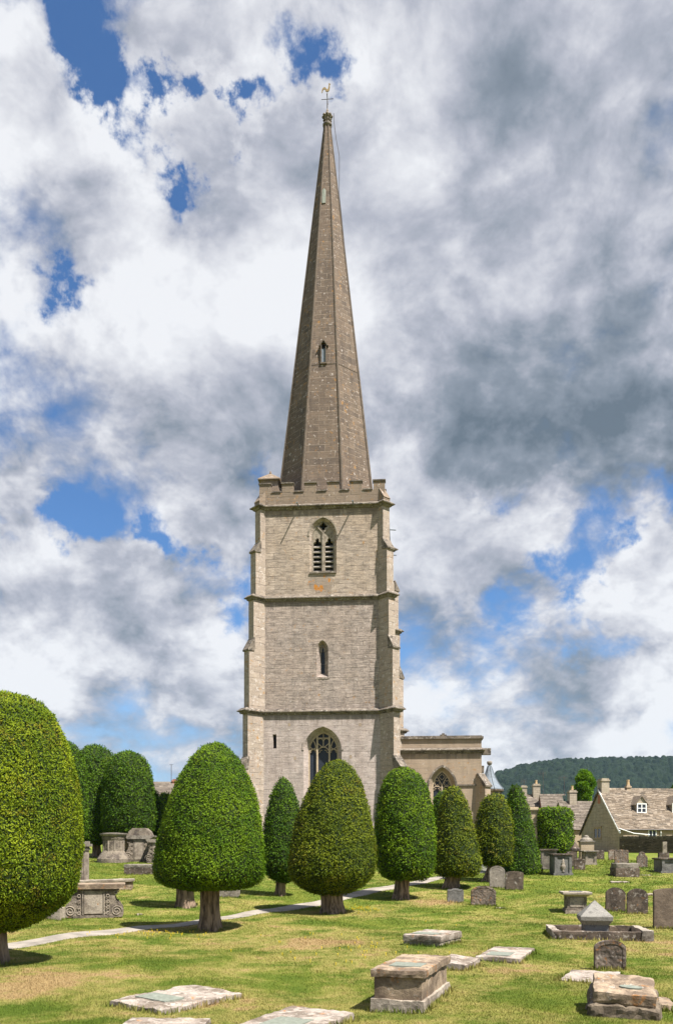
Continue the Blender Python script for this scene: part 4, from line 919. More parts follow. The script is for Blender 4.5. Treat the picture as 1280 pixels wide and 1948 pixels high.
# far left house
oL = P(268, 1620, 96); kL = F/96; zeL = CAMH+(1620-1521)/kL; zrL = CAMH+(1620-1490)/(F/99.5)
hL, _ = house('house', 'brown-roofed house seen between the left-hand clipped yews, with two chimneys', 9, 7, zeL, zrL, oL, 0, 1.5, M_cream, M_cot, TILE2, 35, 12, .5)
x_, z_ = cl(283.5, 1473, 3.5, oL, 0); chimney(hL, x_, 3.5, zrL-1, z_, .30, .30, M_cot, 0)
x_, z_ = cl(332.5, 1483, 3.5, oL, 0); chimney(hL, x_, 3.5, zrL-1, z_, .24, .24, M_brick, 0)
x_, z_ = cl(326, 1455, 3.5, oL, 0); mb = MB(); mb.tube([(x_, 3.5, zrL-.2), (x_, 3.5, z_)], .035, 5); mb.tube([(x_-.25, 3.5, z_), (x_+.25, 3.5, z_)], .02, 4); mb.build('tv_aerial', M_iron, hL)
# cream ashlar gatehouse end seen between the tall yew and the hedge
oG = P(988, 1620, 60); kG = F/60; zt_ = CAMH+(1620-1536)/kG; xr = (1024-988)/kG
gh = empty('stone_porch', (oG.x, oG.y, 0), R(-2), 'narrow cream ashlar porch end with cornice between tall yew and square hedge', 'porch')
mb = MB(); mb.box(0, xr, 0, .9, 1.5, zt_-.3); mb.build('wall', M_cream, gh)
mb = MB(); mb.box(-.1, xr+.06, -.08, .95, zt_-.30, zt_-.2); mb.box(-.15, xr+.12, -.14, 1.0, zt_-.2, zt_-.1); mb.box(0, xr+.0, 0, .9, zt_-.1, zt_); mb.box(-.1, xr+.05, -.06, .93, zt_-1.15, zt_-1.07); mb.build('cornice', M_trac, gh)
mb = MB(); mb.box(xr-.42, xr-.12, -.05, 0, 1.6, zt_-1.3); mb.build('pilaster', M_trac, gh)

# ------------------------------------------------------------------ wooded hill
def hill_h(x, y):
    r_px = 640+x/y*F
    top = np.interp(r_px, [700, 860, 930, 985, 1050, 1150, 1280, 1500, 1900], [1640, 1560, 1490, 1461, 1449, 1446, 1444, 1455, 1500])
    return (PY0-top)/F
hx = np.arange(80, 1150, 3.2); hy = np.arange(1250, 1640, 3.6)
X, Y = np.meshgrid(hx, hy)
ridge_y = 1560.
ridge_z = CAMH+np.interp(640+X/ridge_y*F, [700, 860, 930, 985, 1050, 1150, 1280, 1500, 1900], [1640, 1560, 1484, 1467, 1456, 1453, 1451, 1463, 1508])*-ridge_y/F+PY0/F*ridge_y
s_ = np.clip((Y-1250)/(ridge_y-1250), 0, 1); s_ = np.where(Y > ridge_y, 1-(Y-ridge_y)/200, np.sin(s_*math.pi/2)**1.1)
Zh = -10+(ridge_z+10)*s_
# tree crowns: jittered lattice of domes
cs = 8.5; gi, gj = np.floor(X/cs).astype(int), np.floor(Y/cs).astype(int)
def hsh(i, j, k): return np.modf(np.abs(np.sin(i*127.1+j*311.7+k*74.7)*43758.5453))[0]
best = np.zeros_like(X)
for di in (-1, 0, 1):
    for dj in (-1, 0, 1):
        i, j = gi+di, gj+dj; cx_, cy_ = (i+hsh(i, j, 1))*cs, (j+hsh(i, j, 2))*cs; rr = cs*(.55+.45*hsh(i, j, 3)); hh = 5+7*hsh(i, j, 4)
        d2 = ((X-cx_)**2+(Y-cy_)**2)/rr**2; best = np.maximum(best, hh*np.sqrt(np.clip(1-d2, 0, 1)))
Zh = Zh+best+rng.random(X.shape)*1.6
nn = X.shape; idx = np.arange(X.size).reshape(nn); vs = np.stack([X, Y, Zh], -1).reshape(-1, 3); fs = np.stack([idx[:-1, :-1], idx[:-1, 1:], idx[1:, 1:], idx[1:, :-1]], -1).reshape(-1, 4)
me = bpy.data.meshes.new('hill'); me.from_pydata(vs.tolist(), [], fs.tolist())
M_hill, t, b, o = new_mat('woodland_canopy'); p = t.new('ShaderNodeTexCoord').outputs['Object']
t.put(b, 'Base Color', t.mix(t.mr(t.noise(p, .09, 6, .7), .38, .62), (.003, .008, .0035), (.010, .019, .006))); t.put(b, 'Roughness', 1.0); t.put(b, 'Normal', t.bump(t.noise(p, .4, 4, .7), 1., 1.5))  # very dark canopy colour, with the cloud shadow on the hill put into it
tag(link('hill', me, M_hill), kind='structure')

# ------------------------------------------------------------------ yews
LOWR = [(0,1),(.25,.995),(.45,.975),(.62,.93),(.74,.845),(.8,.8),(.88,.72),(.93,.64),(.97,.55),(1,.39),(.995,.24),(.95,.18),(.87,.14),(.75,.1),(.56,.055),(.2,.01)]
TAPER = [(0,1),(.2,.98),(.44,.885),(.65,.75),(.78,.62),(.88,.48),(.95,.34),(.99,.20),(1,.13),(.94,.06),(.76,.02),(.4,0),(.2,0)]
DOME2 = [(0,1),(.3,.985),(.55,.94),(.75,.86),(.88,.75),(.96,.6),(1,.42),(1,.25),(.97,.12),(.88,.04),(.6,0),(.2,.01)]
EGG = [(0,1),(.18,.985),(.34,.94),(.52,.86),(.68,.73),(.80,.61),(.90,.48),(.96,.35),(1,.24),(.97,.155),(.80,.08),(.50,.03),(.2,.0)]
CONE = [(0, 1), (.12, .995), (.26, .97), (.40, .91), (.52, .82), (.64, .70), (.76, .54), (.87, .38), (.96, .24), (1, .15), (.98, .08), (.88, .03), (.65, .0), (.2, .02)]
DOME = [(0, 1), (.22, .99), (.44, .955), (.62, .89), (.76, .80), (.87, .68), (.95, .54), (.99, .38), (1, .26), (.98, .16), (.92, .09), (.8, .035), (.55, 0), (.2, .02)]
TALL = [(0, 1), (.14, .99), (.27, .96), (.40, .89), (.52, .78), (.64, .62), (.76, .45), (.87, .28), (.96, .13), (1, .05), (.96, .0), (.6, -.01)]
BOX = [(0, 1), (.5, .995), (.78, .975), (.91, .93), (.97, .84), (.98, .70), (.99, .55), (.99, .38), (1, .22), (.97, .1), (.85, .03), (.5, .0), (.2, .01)]
def crown(rx, z0, z1, prof, leafm, d, seed, lean=(0, 0), amp=.03, leaf=None, dens=1., bulge=0.):
    r = np.random.default_rng(seed); H = z1-z0
    pr = np.array(prof, float); seg = np.hypot(np.diff(pr[:, 0])*rx, np.diff(pr[:, 1])*H); s_ = np.concatenate([[0], np.cumsum(seg)])
    S = s_[-1]; u = np.linspace(0, S, 200); PR = np.interp(u, s_, pr[:, 0]); PZ = np.interp(u, s_, pr[:, 1])
    kr = np.hanning(13); kr /= kr.sum()
    PRs = np.convolve(np.pad(PR, 6, mode='edge'), kr, 'valid'); PZs = np.convolve(np.pad(PZ, 6, mode='edge'), kr, 'valid'); PRs[0] = 0
    ph = r.random(8)*6.28
    def surf(a, uu):
        pr_ = np.interp(uu, u, PRs); pz_ = np.interp(uu, u, PZs); zz_ = z0+pz_*H
        lum = 1+amp*(np.sin(2*a+ph[0]+zz_*.9)+.7*np.sin(3*a+ph[1]-zz_*1.7)+.5*np.sin(5*a+ph[2]+zz_*2.3)+.35*np.sin(9*a+ph[3]+zz_*5)+.3*np.sin(13*a+ph[5]-zz_*7))
        rr = pr_*rx*lum
        return np.stack([rr*np.cos(a)+lean[0]*pz_, rr*np.sin(a)+lean[1]*pz_, zz_+.5*amp*np.sin(3*a+ph[4])*(1-pz_)*H*.3], -1)
    na, nu = 56, 40
    ag, ug = np.meshgrid(np.linspace(0, 2*math.pi, na, endpoint=False), np.linspace(0, S, nu))
    base = surf(ag.ravel(), ug.ravel()); base[:, :2] = (base[:, :2]-0)*.975
    nb_ = len(base); idx = np.arange(nb_).reshape(nu, na); nx2 = np.roll(idx, -1, 1)
    bf = np.stack([idx[:-1], idx[1:], nx2[1:], nx2[:-1]], -1).reshape(-1, 4)
    leaf = leaf or max(.036, d*.00175)
    area = float((PRs*rx*2*math.pi).mean()*S); n = int(area/(leaf*leaf)*2.5*dens); n = min(n, 125000)
    wgt = np.cumsum(PRs+.01); wgt /= wgt[-1]; uu = np.interp(r.random(n), wgt, u); aa = r.random(n)*2*math.pi
    pos = surf(aa, uu); e = .01; t1 = surf(aa+e, uu)-pos; t2 = surf(aa, np.clip(uu+e, 0, S))-surf(aa, np.clip(uu-e, 0, S))
    nrm = np.cross(t1, t2); nrm /= np.linalg.norm(nrm, axis=1, keepdims=True)+1e-9; cen = np.array([lean[0]*.5, lean[1]*.5, (z0+z1)/2]); sg = np.sign(((pos-cen)*nrm).sum(1)); nrm *= sg[:, None]
    q = pos*(.22/leaf); cl_ = np.sin(q[:, 0]*1.9+np.sin(q[:, 1]*1.3+q[:, 2]))*np.sin(q[:, 1]*2.1+np.sin(q[:, 2]*1.7))*np.sin(q[:, 2]*2.3+np.sin(q[:, 0]*1.1))
    pos = pos+nrm*((cl_*.8+(r.random(n)-.62)*1.5)*leaf*1.0)[:, None]
    fn = nrm+r.normal(size=(n, 3))*.42; fn /= np.linalg.norm(fn, axis=1, keepdims=True)
    ax = nrm*.30+np.array([0, 0, .22])+r.normal(size=(n, 3))*.6; ax -= fn*(ax*fn).sum(1, keepdims=True); ax = ax/np.linalg.norm(ax, axis=1, keepdims=True)+nrm*.35; ax /= np.linalg.norm(ax, axis=1, keepdims=True)
    bx = np.cross(ax, fn); bx /= np.linalg.norm(bx, axis=1, keepdims=True)+1e-9
    ll = leaf*(.7+.8*r.random(n))[:, None]*1.35; ww = ll*.20
    tri = np.stack([pos, pos+ax*ll*.45+bx*ww, pos+ax*ll, pos+ax*ll*.45-bx*ww], 1).reshape(-1, 3)
    V_ = np.concatenate([base, tri]); nf = len(bf); 
    me = bpy.data.meshes.new('crown'); me.vertices.add(len(V_)); me.vertices.foreach_set('co', V_.ravel())
    li = np.concatenate([bf.ravel(), np.arange(4*n)+nb_]); me.loops.add(len(li)); me.loops.foreach_set('vertex_index', li)
    np_ = nf+n; me.polygons.add(np_); me.polygons.foreach_set('loop_start', np.arange(0, 4*np_, 4)); me.polygons.foreach_set('loop_total', np.full(np_, 4))
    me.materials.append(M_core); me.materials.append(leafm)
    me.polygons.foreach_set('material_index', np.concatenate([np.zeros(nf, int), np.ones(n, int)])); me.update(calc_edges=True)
    return me
def trunk_mesh(rad, h, seed, lean=0., flare=1.45):
    r = random.Random(seed); mb = MB(); seg, nl = 28, 9; vs = []; ph = [r.random()*6.28 for _ in range(4)]
    for j in range(nl):
        t_ = j/(nl-1); z = -.15+(h+.15)*t_; fl = 1+(flare-1)*max(0, 1-t_*2.2)**1.5+.12*max(0, t_-.7)
        for k in range(seg):
            a = 2*math.pi*k/seg; f = 1+.13*math.sin(5*a+ph[0]+t_*.8)+.11*abs(math.sin(4.5*a+ph[1]-t_*.9))+.05*math.sin(13*a+ph[2]); rr = rad*fl*f
            vs.append((rr*math.cos(a)+lean*t_, rr*math.sin(a), z))
    fs = [(i*seg+k, i*seg+(k+1) % seg, (i+1)*seg+(k+1) % seg, (i+1)*seg+k) for i in range(nl-1) for k in range(seg)]
    mb.add(vs, fs); return mb.mesh('trunk', True)
YG = 'clipped yews of the churchyard'
def yew(label, tx, by, tw, cxp, hwp_, topy, boty, prof, lm, seed, amp=.03, group=YG, cat='yew tree', name='yew_tree', dens=1., d=None, lean_px=0, leaf=None, tl=0.):
    if d is None: g = G(tx, by)
    else: x_ = (tx-PX0)/F*d; g = Vector((x_, d, float(gz(x_, d))))
    k = F/g.y; rt = empty(name, g, 0, label, cat, group)
    z1 = CAMH+(PY0-topy)/k-g.z; z0 = CAMH+(PY0-boty)/k-g.z; rx = hwp_/k*.975; ox = (cxp-tx)/k
    me = crown(rx, z0, z1, prof, LEAF[lm], g.y, seed, (lean_px/k, 0), amp, leaf, dens)
    o = bpy.data.objects.new('crown', me); COL.objects.link(o); o.parent = rt; o.location = (ox, 0, 0)
    if tw: FOOT.append((g.x, g.y, tw/k*1.1, tw/k*1.1, .3))
    if tw: link('trunk', trunk_mesh(tw/2/k, z0+.45, seed, ox*.6+tl), M_bark, rt)
    return rt
yew('huge rounded lime-green yew cut by the left edge, nearest the camera', 1, 1836, 28, -13, 161, 1322, 1778, LOWR, 'lime', 1, .012, lean_px=10)
yew('broad egg-shaped bright green yew on a stout trunk beside the path, left of the tower', 399, 1771, 33, 398, 107, 1414, 1692, TAPER, 'mid', 2, .016, lean_px=12)
yew('yew half hidden behind the broad egg-shaped one, its trunk showing just left', 353, 1727, 29, 349, 54, 1500, 1690, EGG, 'mid', 3, .015)
yew('slim conical yew on a thin dark trunk left of the big central yew', 531, 1705, 17, 539, 42, 1482, 1680, EGG, 'deep', 4, .02)
yew('big olive-green egg-shaped yew with fluted trunk right under the tower window', 635, 1738, 37, 628, 84, 1447, 1703, EGG, 'olive', 5, .016, lean_px=14)
yew('bright green bullet-shaped yew just right of the central olive one', 762, 1711, 25, 773, 59, 1462, 1674, DOME, 'mid', 6, .018, lean_px=-6)
yew('dark green pear-shaped yew standing before the aisle window', 855, 1691, 26, 870, 47, 1497, 1667, CONE, 'olive', 7, .02, lean_px=-8)
yew('yew peeping out behind the pear-shaped one, below the aisle window', 842, 1660, 12, 846, 31, 1505, 1640, DOME, 'deep', 8, .02)
yew('small egg-shaped yew on a leaning trunk behind the round-topped headstone', 927, 1678, 19, 940, 36, 1511, 1647, DOME, 'olive', 9, .02, tl=.25)
yew('tall narrow dark green yew clipped down to the ground, rightmost of the row', 992, 1663, 0, 993, 37, 1494, 1662, TALL, 'deep', 10, .02, lean_px=-13)
yew('dark yew mostly hidden behind the nearest left-hand yew', 118, 1650, 14, 116, 50, 1409, 1600, DOME2, 'deep', 11, .02, d=50)
yew('tall dome-topped yew rising behind the tomb with the round body, second from the left', 186, 1640, 14, 180, 49, 1418, 1606, DOME2, 'deep', 12, .02, d=60)
yew('broad dome-topped dark yew behind the carved chest tombs on the left', 246, 1640, 14, 244, 50, 1431, 1590, DOME2, 'deep', 13, .02, d=58.5)
yew('small shaded yew just right of the broad dome-topped one', 290, 1632, 8, 289, 18, 1502, 1600, DOME, 'deep', 14, .03, d=72)
yew('low bright green yew in the gap beneath the brown-roofed house', 315, 1632, 8, 314, 22, 1509, 1612, DOME, 'mid', 15, .03, d=76)
# square hedge, partly open at the left below
yew('large square-cut bright green yew block beside the cottage, beyond the chest tombs', 1050, 1646, 16, 1055, 35, 1538, 1626, BOX, 'mid', 16, .03, d=60, name='clipped_hedge', cat='hedge', group=None)

# round bright tree among the houses
def broadleaf(label, px, topy, boty, hwp2, d, lm, seed, base_z=2.6):
    k = F/d; x_ = (px-PX0)/F*d; rt = empty('broadleaf_tree', (x_, d, base_z), 0, label, 'tree')
    z1 = CAMH+(PY0-topy)/k-base_z; z0 = CAMH+(PY0-boty)/k-base_z; rx = hwp2/k; r = np.random.default_rng(seed)
    n = 34; cs_ = []
    for i in range(n):
        t_ = r.random(); a = r.random()*6.28; prf = math.sin(math.pi*min(1, max(.08, t_*.9+.12)))**.5; rad = rx*.72*prf*r.random()**.4
        cs_.append((rad*math.cos(a), rad*math.sin(a), z0+(z1-z0)*(.08+.80*t_), rx*(.28+.16*r.random())))
    P_, N_ = [], []
    for (cx_, cy_, cz_, cr2) in cs_:
        m_ = 420; v = r.normal(size=(m_, 3)); v /= np.linalg.norm(v, axis=1, keepdims=True); rad = cr2*(.75+.3*r.random(m_))[:, None]
        P_.append(np.array([cx_, cy_, cz_])+v*rad); N_.append(v)
    pos, nrm = np.concatenate(P_), np.concatenate(N_); n = len(pos); leaf = .22
    ax = nrm*.5+r.normal(size=(n, 3))*.6; ax /= np.linalg.norm(ax, axis=1, keepdims=True); bx = np.cross(ax, r.normal(size=(n, 3))); bx /= np.linalg.norm(bx, axis=1, keepdims=True)
    tri = np.stack([pos, pos+ax*leaf*.5+bx*leaf*.3, pos+ax*leaf, pos+ax*leaf*.5-bx*leaf*.3], 1).reshape(-1, 3)
    me = bpy.data.meshes.new('crown'); me.from_pydata(tri.tolist(), [], np.arange(4*n).reshape(-1, 4).tolist()); link('crown', me, LEAF[lm], rt)
    mb = MB(); mb.tube([(0, 0, -1), (0, 0, z0+.5), (.1, 0, z1*.8)], [.28, .22, .06], 10)
    for k_ in range(6): a = k_*1.1; mb.tube([(0, 0, z0+.3+k_*.3), (rx*.5*math.cos(a), rx*.5*math.sin(a), z0+1.2+k_*.4)], [.1, .03], 6)
    mb.build('trunk', M_bark, rt)
broadleaf('bright green round-headed tree standing behind the roofs, against the wooded hill', 1112, 1464, 1530, 23, 112, 'bright', 51)
broadleaf('yellow-green treetop just above the cottage ridge at the right edge', 1287, 1492, 1520, 12, 120, 'bright', 52)

# ------------------------------------------------------------------ tombs
def slab_on(name, label, cat, px, py, w_, l_, h_, yaw, mat, group=None, seed=0, tilt=(0, 0), plaque=None, sink=.05, amp=.012, rnd=.03, anchor='c'):
    g = G(px, py, h_)
    rt = empty(name, (g.x, g.y, g.z), R(yaw), label, cat, group); rt.rotation_euler = (R(tilt[0]), R(tilt[1]), R(yaw))
    FOOT.append((g.x, g.y, w_, l_, R(yaw)))
    mb = MB(); mb.add(*rough_box(w_, l_, -sink, h_, .07, amp, rnd, seed)); mb.build('stone_slab', mat, rt)
    if plaque:
        (qx, qy, qw, ql, pm) = plaque; mb = MB(); mb.box(qx-qw/2, qx+qw/2, qy-ql/2, qy+ql/2, h_-.01, h_+amp*.8+.006); mb.build('plaque', pm, rt)
    return rt
LG = 'flat ledger stones lying in the lawn'
slab_on('ledger_stone', 'thick lichen-whitened ledger with copper plaque lying in the grass at lower left', 'ledger stone', 338, 1896, 1.10, 1.75, .11, -34, ST_white, LG, 1, (0, 2), (-.08, -.30, .62, .40, M_copper), amp=.018)
slab_on('ledger_stone', 'brown-topped ledger cut by the bottom edge at lower left', 'ledger stone', 308, 1950, 1.05, .9, .10, -4, ST_white, LG, 2, (0, 0), None, amp=.015)
slab_on('ledger_stone', 'pale ledger with copper plaque cut by the bottom edge, mid picture', 'ledger stone', 552, 1942, 1.02, 1.8, .09, -27, ST_white, LG, 3, (0, 0), (.05, -.20, .50, .6, M_copper), amp=.014)
slab_on('ledger_stone', 'flat pale ledger with faint plaque alone in the open lawn, right of centre', 'ledger stone', 963, 1812, .95, 2.1, .09, -22, ST_white, LG, 4, (0, 0), (-.05, -.45, .5, .6, M_copper), amp=.012)
slab_on('ledger_stone', 'pale flat ledger beside the rusty headstone, partly behind the stepped block tomb', 'ledger stone', 1124, 1857, .9, 1.5, .08, -24, ST_white, LG, 5, amp=.014)
slab_on('ledger_stone', 'small low slab tucked against the right foot of the stepped block tomb', 'ledger stone', 1258, 1906, .32, .72, .07, -10, ST_warm, LG, 6, amp=.014)
slab_on('ledger_stone', 'narrow grey flat stone in the lawn above the two dark arched headstones', 'ledger stone', 1178, 1677.5, .85, .55, .06, -8, ST_light, LG, 7, amp=.012)
slab_on('ledger_stone', 'small pale flat stone behind the gap between dark and large headstones', 'ledger stone', 1238, 1701, .5, .5, .06, -8, ST_light, LG, 8, amp=.012)
slab_on('ledger_stone', 'short lichen-white broken slab slumped behind the foreground chest tomb', 'ledger stone', 872, 1826, .60, .85, .15, -28, ST_white, LG, 9, (4, 5), None, amp=.018)
slab_on('ledger_stone', 'tiny fragment of stone in the grass near the scroll tomb', 'stone', 265, 1739, .22, .12, .06, 20, ST_light, None, 10, amp=.015)
slab_on('ledger_stone', 'sunken grey stone edge right of the wide carved headstone', 'ledger stone', 952, 1727, .38, .25, .05, -6, ST_grey, LG, 11, amp=.012)
slab_on('ledger_stone', 'thin flat stone in grass near the grey bale tomb at far right', 'ledger stone', 1222, 1665, .9, .3, .03, -10, ST_light, LG, 12, amp=.01)

def chest(name, label, px, py, w_, l_, h_, yaw, mats, lid=.11, ov=.06, plinth=.14, pl_ov=.05, plaque=None, seed=0, tilt=(0, 0), group='chest tombs', panels=False, cat='chest tomb', corner=None):
    """px,py = lid centre, or corner=(sx,sy): that lid corner"""
    g = G(px, py, h_)
    if corner:
        off = Matrix.Rotation(R(yaw), 3, 'Z') @ Vector((corner[0]*(w_/2+ov), corner[1]*(l_/2+ov), 0)); g = Vector((g.x-off.x, g.y-off.y, 0)); g.z = float(gz(g.x, g.y))
    rt = empty(name, g, R(yaw), label, cat, group); rt.rotation_euler = (R(tilt[0]), R(tilt[1]), R(yaw))
    lm, bm_, pm = mats; FOOT.append((g.x, g.y, w_+2*pl_ov, l_+2*pl_ov, R(yaw)))
    mb = MB(); mb.add(*rough_box(w_+2*ov, l_+2*ov, h_-lid, h_, .06, .012, .025, seed)); mb.build('lid', lm, rt)
    mb = MB(); mb.add(*rough_box(w_, l_, plinth-.02, h_-lid+.01, .08, .006, .012, seed+1))
    if panels:
        for s_ in (-1, 1):
            for t_ in (-.5, .5): mb.box(t_*w_-.05*np.sign(t_)-.05, t_*w_-.05*np.sign(t_)+.05, s_*l_/2-.02, s_*l_/2+.02, plinth, h_-lid)
            for t_ in (-.48, 0, .48): mb.box(s_*w_/2-.02, s_*w_/2+.02, t_*l_-.05, t_*l_+.05, plinth, h_-lid)
    mb.build('chest', bm_, rt)
    if plinth:
        mb = MB(); mb.add(*rough_box(w_+2*pl_ov, l_+2*pl_ov, -.25, plinth, .07, .012, .02, seed+2)); mb.build('plinth', pm, rt)
    if plaque:
        qx, qy, qw, ql, m_ = plaque; mb = MB()
        if ql > 0: mb.box(qx-qw/2, qx+qw/2, qy-ql/2, qy+ql/2, h_-.01, h_+.012)
        else: mb.lathe([(qw/2, h_+.01), (qw/2, h_+.03)], 24, (qx, qy, 0), 0, 1, -ql)
        mb.build('plaque', m_, rt)
    return rt
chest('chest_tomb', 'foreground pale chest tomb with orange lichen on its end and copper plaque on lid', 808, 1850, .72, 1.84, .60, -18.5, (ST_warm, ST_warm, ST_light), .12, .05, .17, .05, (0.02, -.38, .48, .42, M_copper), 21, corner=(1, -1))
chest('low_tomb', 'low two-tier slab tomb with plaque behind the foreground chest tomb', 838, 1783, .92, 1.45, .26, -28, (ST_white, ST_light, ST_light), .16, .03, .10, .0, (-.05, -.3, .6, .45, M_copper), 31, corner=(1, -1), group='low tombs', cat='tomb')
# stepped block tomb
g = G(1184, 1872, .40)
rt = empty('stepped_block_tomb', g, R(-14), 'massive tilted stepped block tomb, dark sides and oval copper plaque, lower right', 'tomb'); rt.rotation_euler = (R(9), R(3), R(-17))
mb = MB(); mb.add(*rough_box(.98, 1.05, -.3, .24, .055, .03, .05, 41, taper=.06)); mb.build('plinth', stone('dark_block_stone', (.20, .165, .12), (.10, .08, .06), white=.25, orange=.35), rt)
mb = MB(); mb.add(*rough_box(.82, .88, .23, .41, .05, .014, .03, 42)); mb.build('block', ST_warm, rt)
mb = MB(); mb.lathe([(.15, .405), (.15, .425)], 28, (.08, -.14, 0), 0, 1, .42); mb.build('plaque', M_copper, rt)
# kerbed grave with pyramid monument
g = G(1134, 1781, .0); kg = F/g.y
rt = empty('kerbed_grave', g, R(-9), 'stone-kerbed rectangular grave enclosing a short pyramid-topped monument', 'grave'); 
WK, LK, hk = 178/kg, 2.0, .20; FOOT.append((g.x, g.y, WK, LK, R(-9)))
def kerb(x0, x1, y0, y1, h_, sd, m_=ST_grey):
    mb = MB(); mb.add(*rough_box(x1-x0, y1-y0, -.25, h_, .07, .014, .02, sd, M=Matrix.Translation(((x0+x1)/2, (y0+y1)/2, 0)))); return mb.build('kerb', m_, rt)
kerb(-WK/2, WK/2, -LK/2, -LK/2+.17, hk, 61, ST_dark); kerb(-WK/2+.04, WK/2-.04, LK/2-.15, LK/2, hk, 62, ST_dark); kerb(-WK/2, -WK/2+.2, -LK/2+.17, LK/2-.15, hk+.01, 63, ST_white); kerb(WK/2-.2, WK/2, -LK/2+.17, LK/2-.15, hk+.02, 64, ST_light)
kerb(WK/2-.28, WK/2+.02, -LK/2-.04, -LK/2+.2, hk+.05, 65, ST_grey)
mb = MB(); mb.box(-WK/2+.1, WK/2-.1, -LK/2+.1, LK/2-.1, -.1, .03); mb.build('grave_bed', ST_warm, rt)
g2 = G(1130, 1774, .0); g2 = rt.matrix_world if False else None
mo = empty('pyramid_monument', (0, 0, 0), R(-9), 'grey granite pedestal with pyramid cap standing inside the stone kerb', 'monument')
gm = Vector(((1131-PX0)/F*(g.y-.35), g.y-.35, 0)); gm.z = float(gz(gm.x, gm.y)); mo.location = gm; km = F/gm.y
zf = lambda py: CAMH+(PY0-py)/km-gm.z
s2 = math.sqrt(2)
mb = MB(); hb = 22/km
mb.lathe([(hb*s2, 0), (hb*s2, zf(1758))], 4, (0, 0, 0), R(45)); mb.build('pedestal', ST_slate, mo)
mb = MB(); mb.lathe([(hb*1.02*s2, zf(1759)), (29*s2/km, zf(1750)), (29.5*s2/km, zf(1744.5)), (29.5*s2/km, zf(1743)), (28*s2/km, zf(1741)), (.02, zf(1714))], 4, (0, 0, 0), R(45)); mb.build('pyramid_cap', ST_obel, mo)
mb = MB(); mb.prism([(.0, 0), (.36, 0), (.22, .26), (.05, .30)], -.1, .1, Matrix.Translation((hb, -.1, 0.03))); mb.build('loose_stone', ST_warm, mo)
# pedestal (table) tomb
g = G(1094, 1735); kt = F/g.y; zf = lambda py: CAMH+(PY0-py)/kt-g.z
rt = empty('pedestal_tomb', g, R(-6), 'square pedestal tomb with overhanging lid and dark plaque, behind the pyramid monument', 'tomb')
hw_ = 18/kt; top_h = zf(1697)
mb = MB(); mb.box(-hw_, hw_, -hw_, hw_, -.1, top_h-.16); mb.box(-hw_-.05, hw_+.05, -hw_-.05, hw_+.05, -.1, .12); mb.build('pedestal', ST_carve, rt)
mb = MB(); mb.box(-hw_-.08, hw_-.1, -hw_-.14, -hw_-.05, -.1, .05); mb.build('step', ST_light, rt)
mb = MB(); mb.box(-hw_+.1, hw_-.1, -hw_-.012, -hw_+.01, .18, top_h-.2); mb.build('panel', ST_light, rt)
mb = MB(); lw_ = 26.5/kt; mb.lathe([(hw_*s2, top_h-.16), (lw_*s2*.97, top_h-.08), (lw_*s2, top_h-.075), (lw_*s2, top_h-.01), (lw_*s2*.98, top_h)], 4, (0, 0, 0), R(45)); mb.build('lid', ST_light, rt)
mb = MB(); mb.box(-.21, .23, -.12, .18, top_h+.002, top_h+.02); mb.build('plaque', M_bluepl, rt)

HG = 'upright headstones'
def head_outline(kind, w_, h_):
    a = w_/2
    if kind == 'round': return [(-a, 0), (a, 0), (a, h_-a*.75)]+[(a*math.cos(R(q)), h_-a*.75+a*.75*math.sin(R(q))) for q in range(10, 171, 10)]+[(-a, h_-a*.75)]
    if kind == 'seg': return [(-a, 0), (a, 0), (a, h_-a*.22)]+[(a*math.cos(R(q)), h_-a*.22+a*.22*math.sin(R(q))) for q in range(15, 166, 10)]+[(-a, h_-a*.22)]
    if kind == 'shoulder': return [(-a, 0), (a, 0), (a, h_-a*.42), (a*.93, h_-a*.34)]+[(a*.90*math.cos(R(q)), h_-a*.40+a*.40*math.sin(R(q))) for q in range(15, 166, 10)]+[(-a*.93, h_-a*.34), (-a, h_-a*.42)]
    if kind == 'wavy': return [(-a, 0), (a, 0), (a, h_-.08), (a*.8, h_-.02), (a*.6, h_-.05), (a*.35, h_-.01), (0, h_), (-a*.35, h_-.01), (-a*.6, h_-.05), (-a*.85, h_-.02), (-a, h_-.07)]
    if kind == 'lobed': return [(-a, 0), (a, 0), (a, h_*.62), (a*.86, h_*.72), (a*.62, h_*.76), (a*.55, h_*.90), (a*.3, h_*.98), (0, h_), (-a*.3, h_*.98), (-a*.55, h_*.90), (-a*.62, h_*.76), (-a*.86, h_*.72), (-a, h_*.62)]
    return [(-a, 0), (a, 0), (a, h_), (-a, h_)]
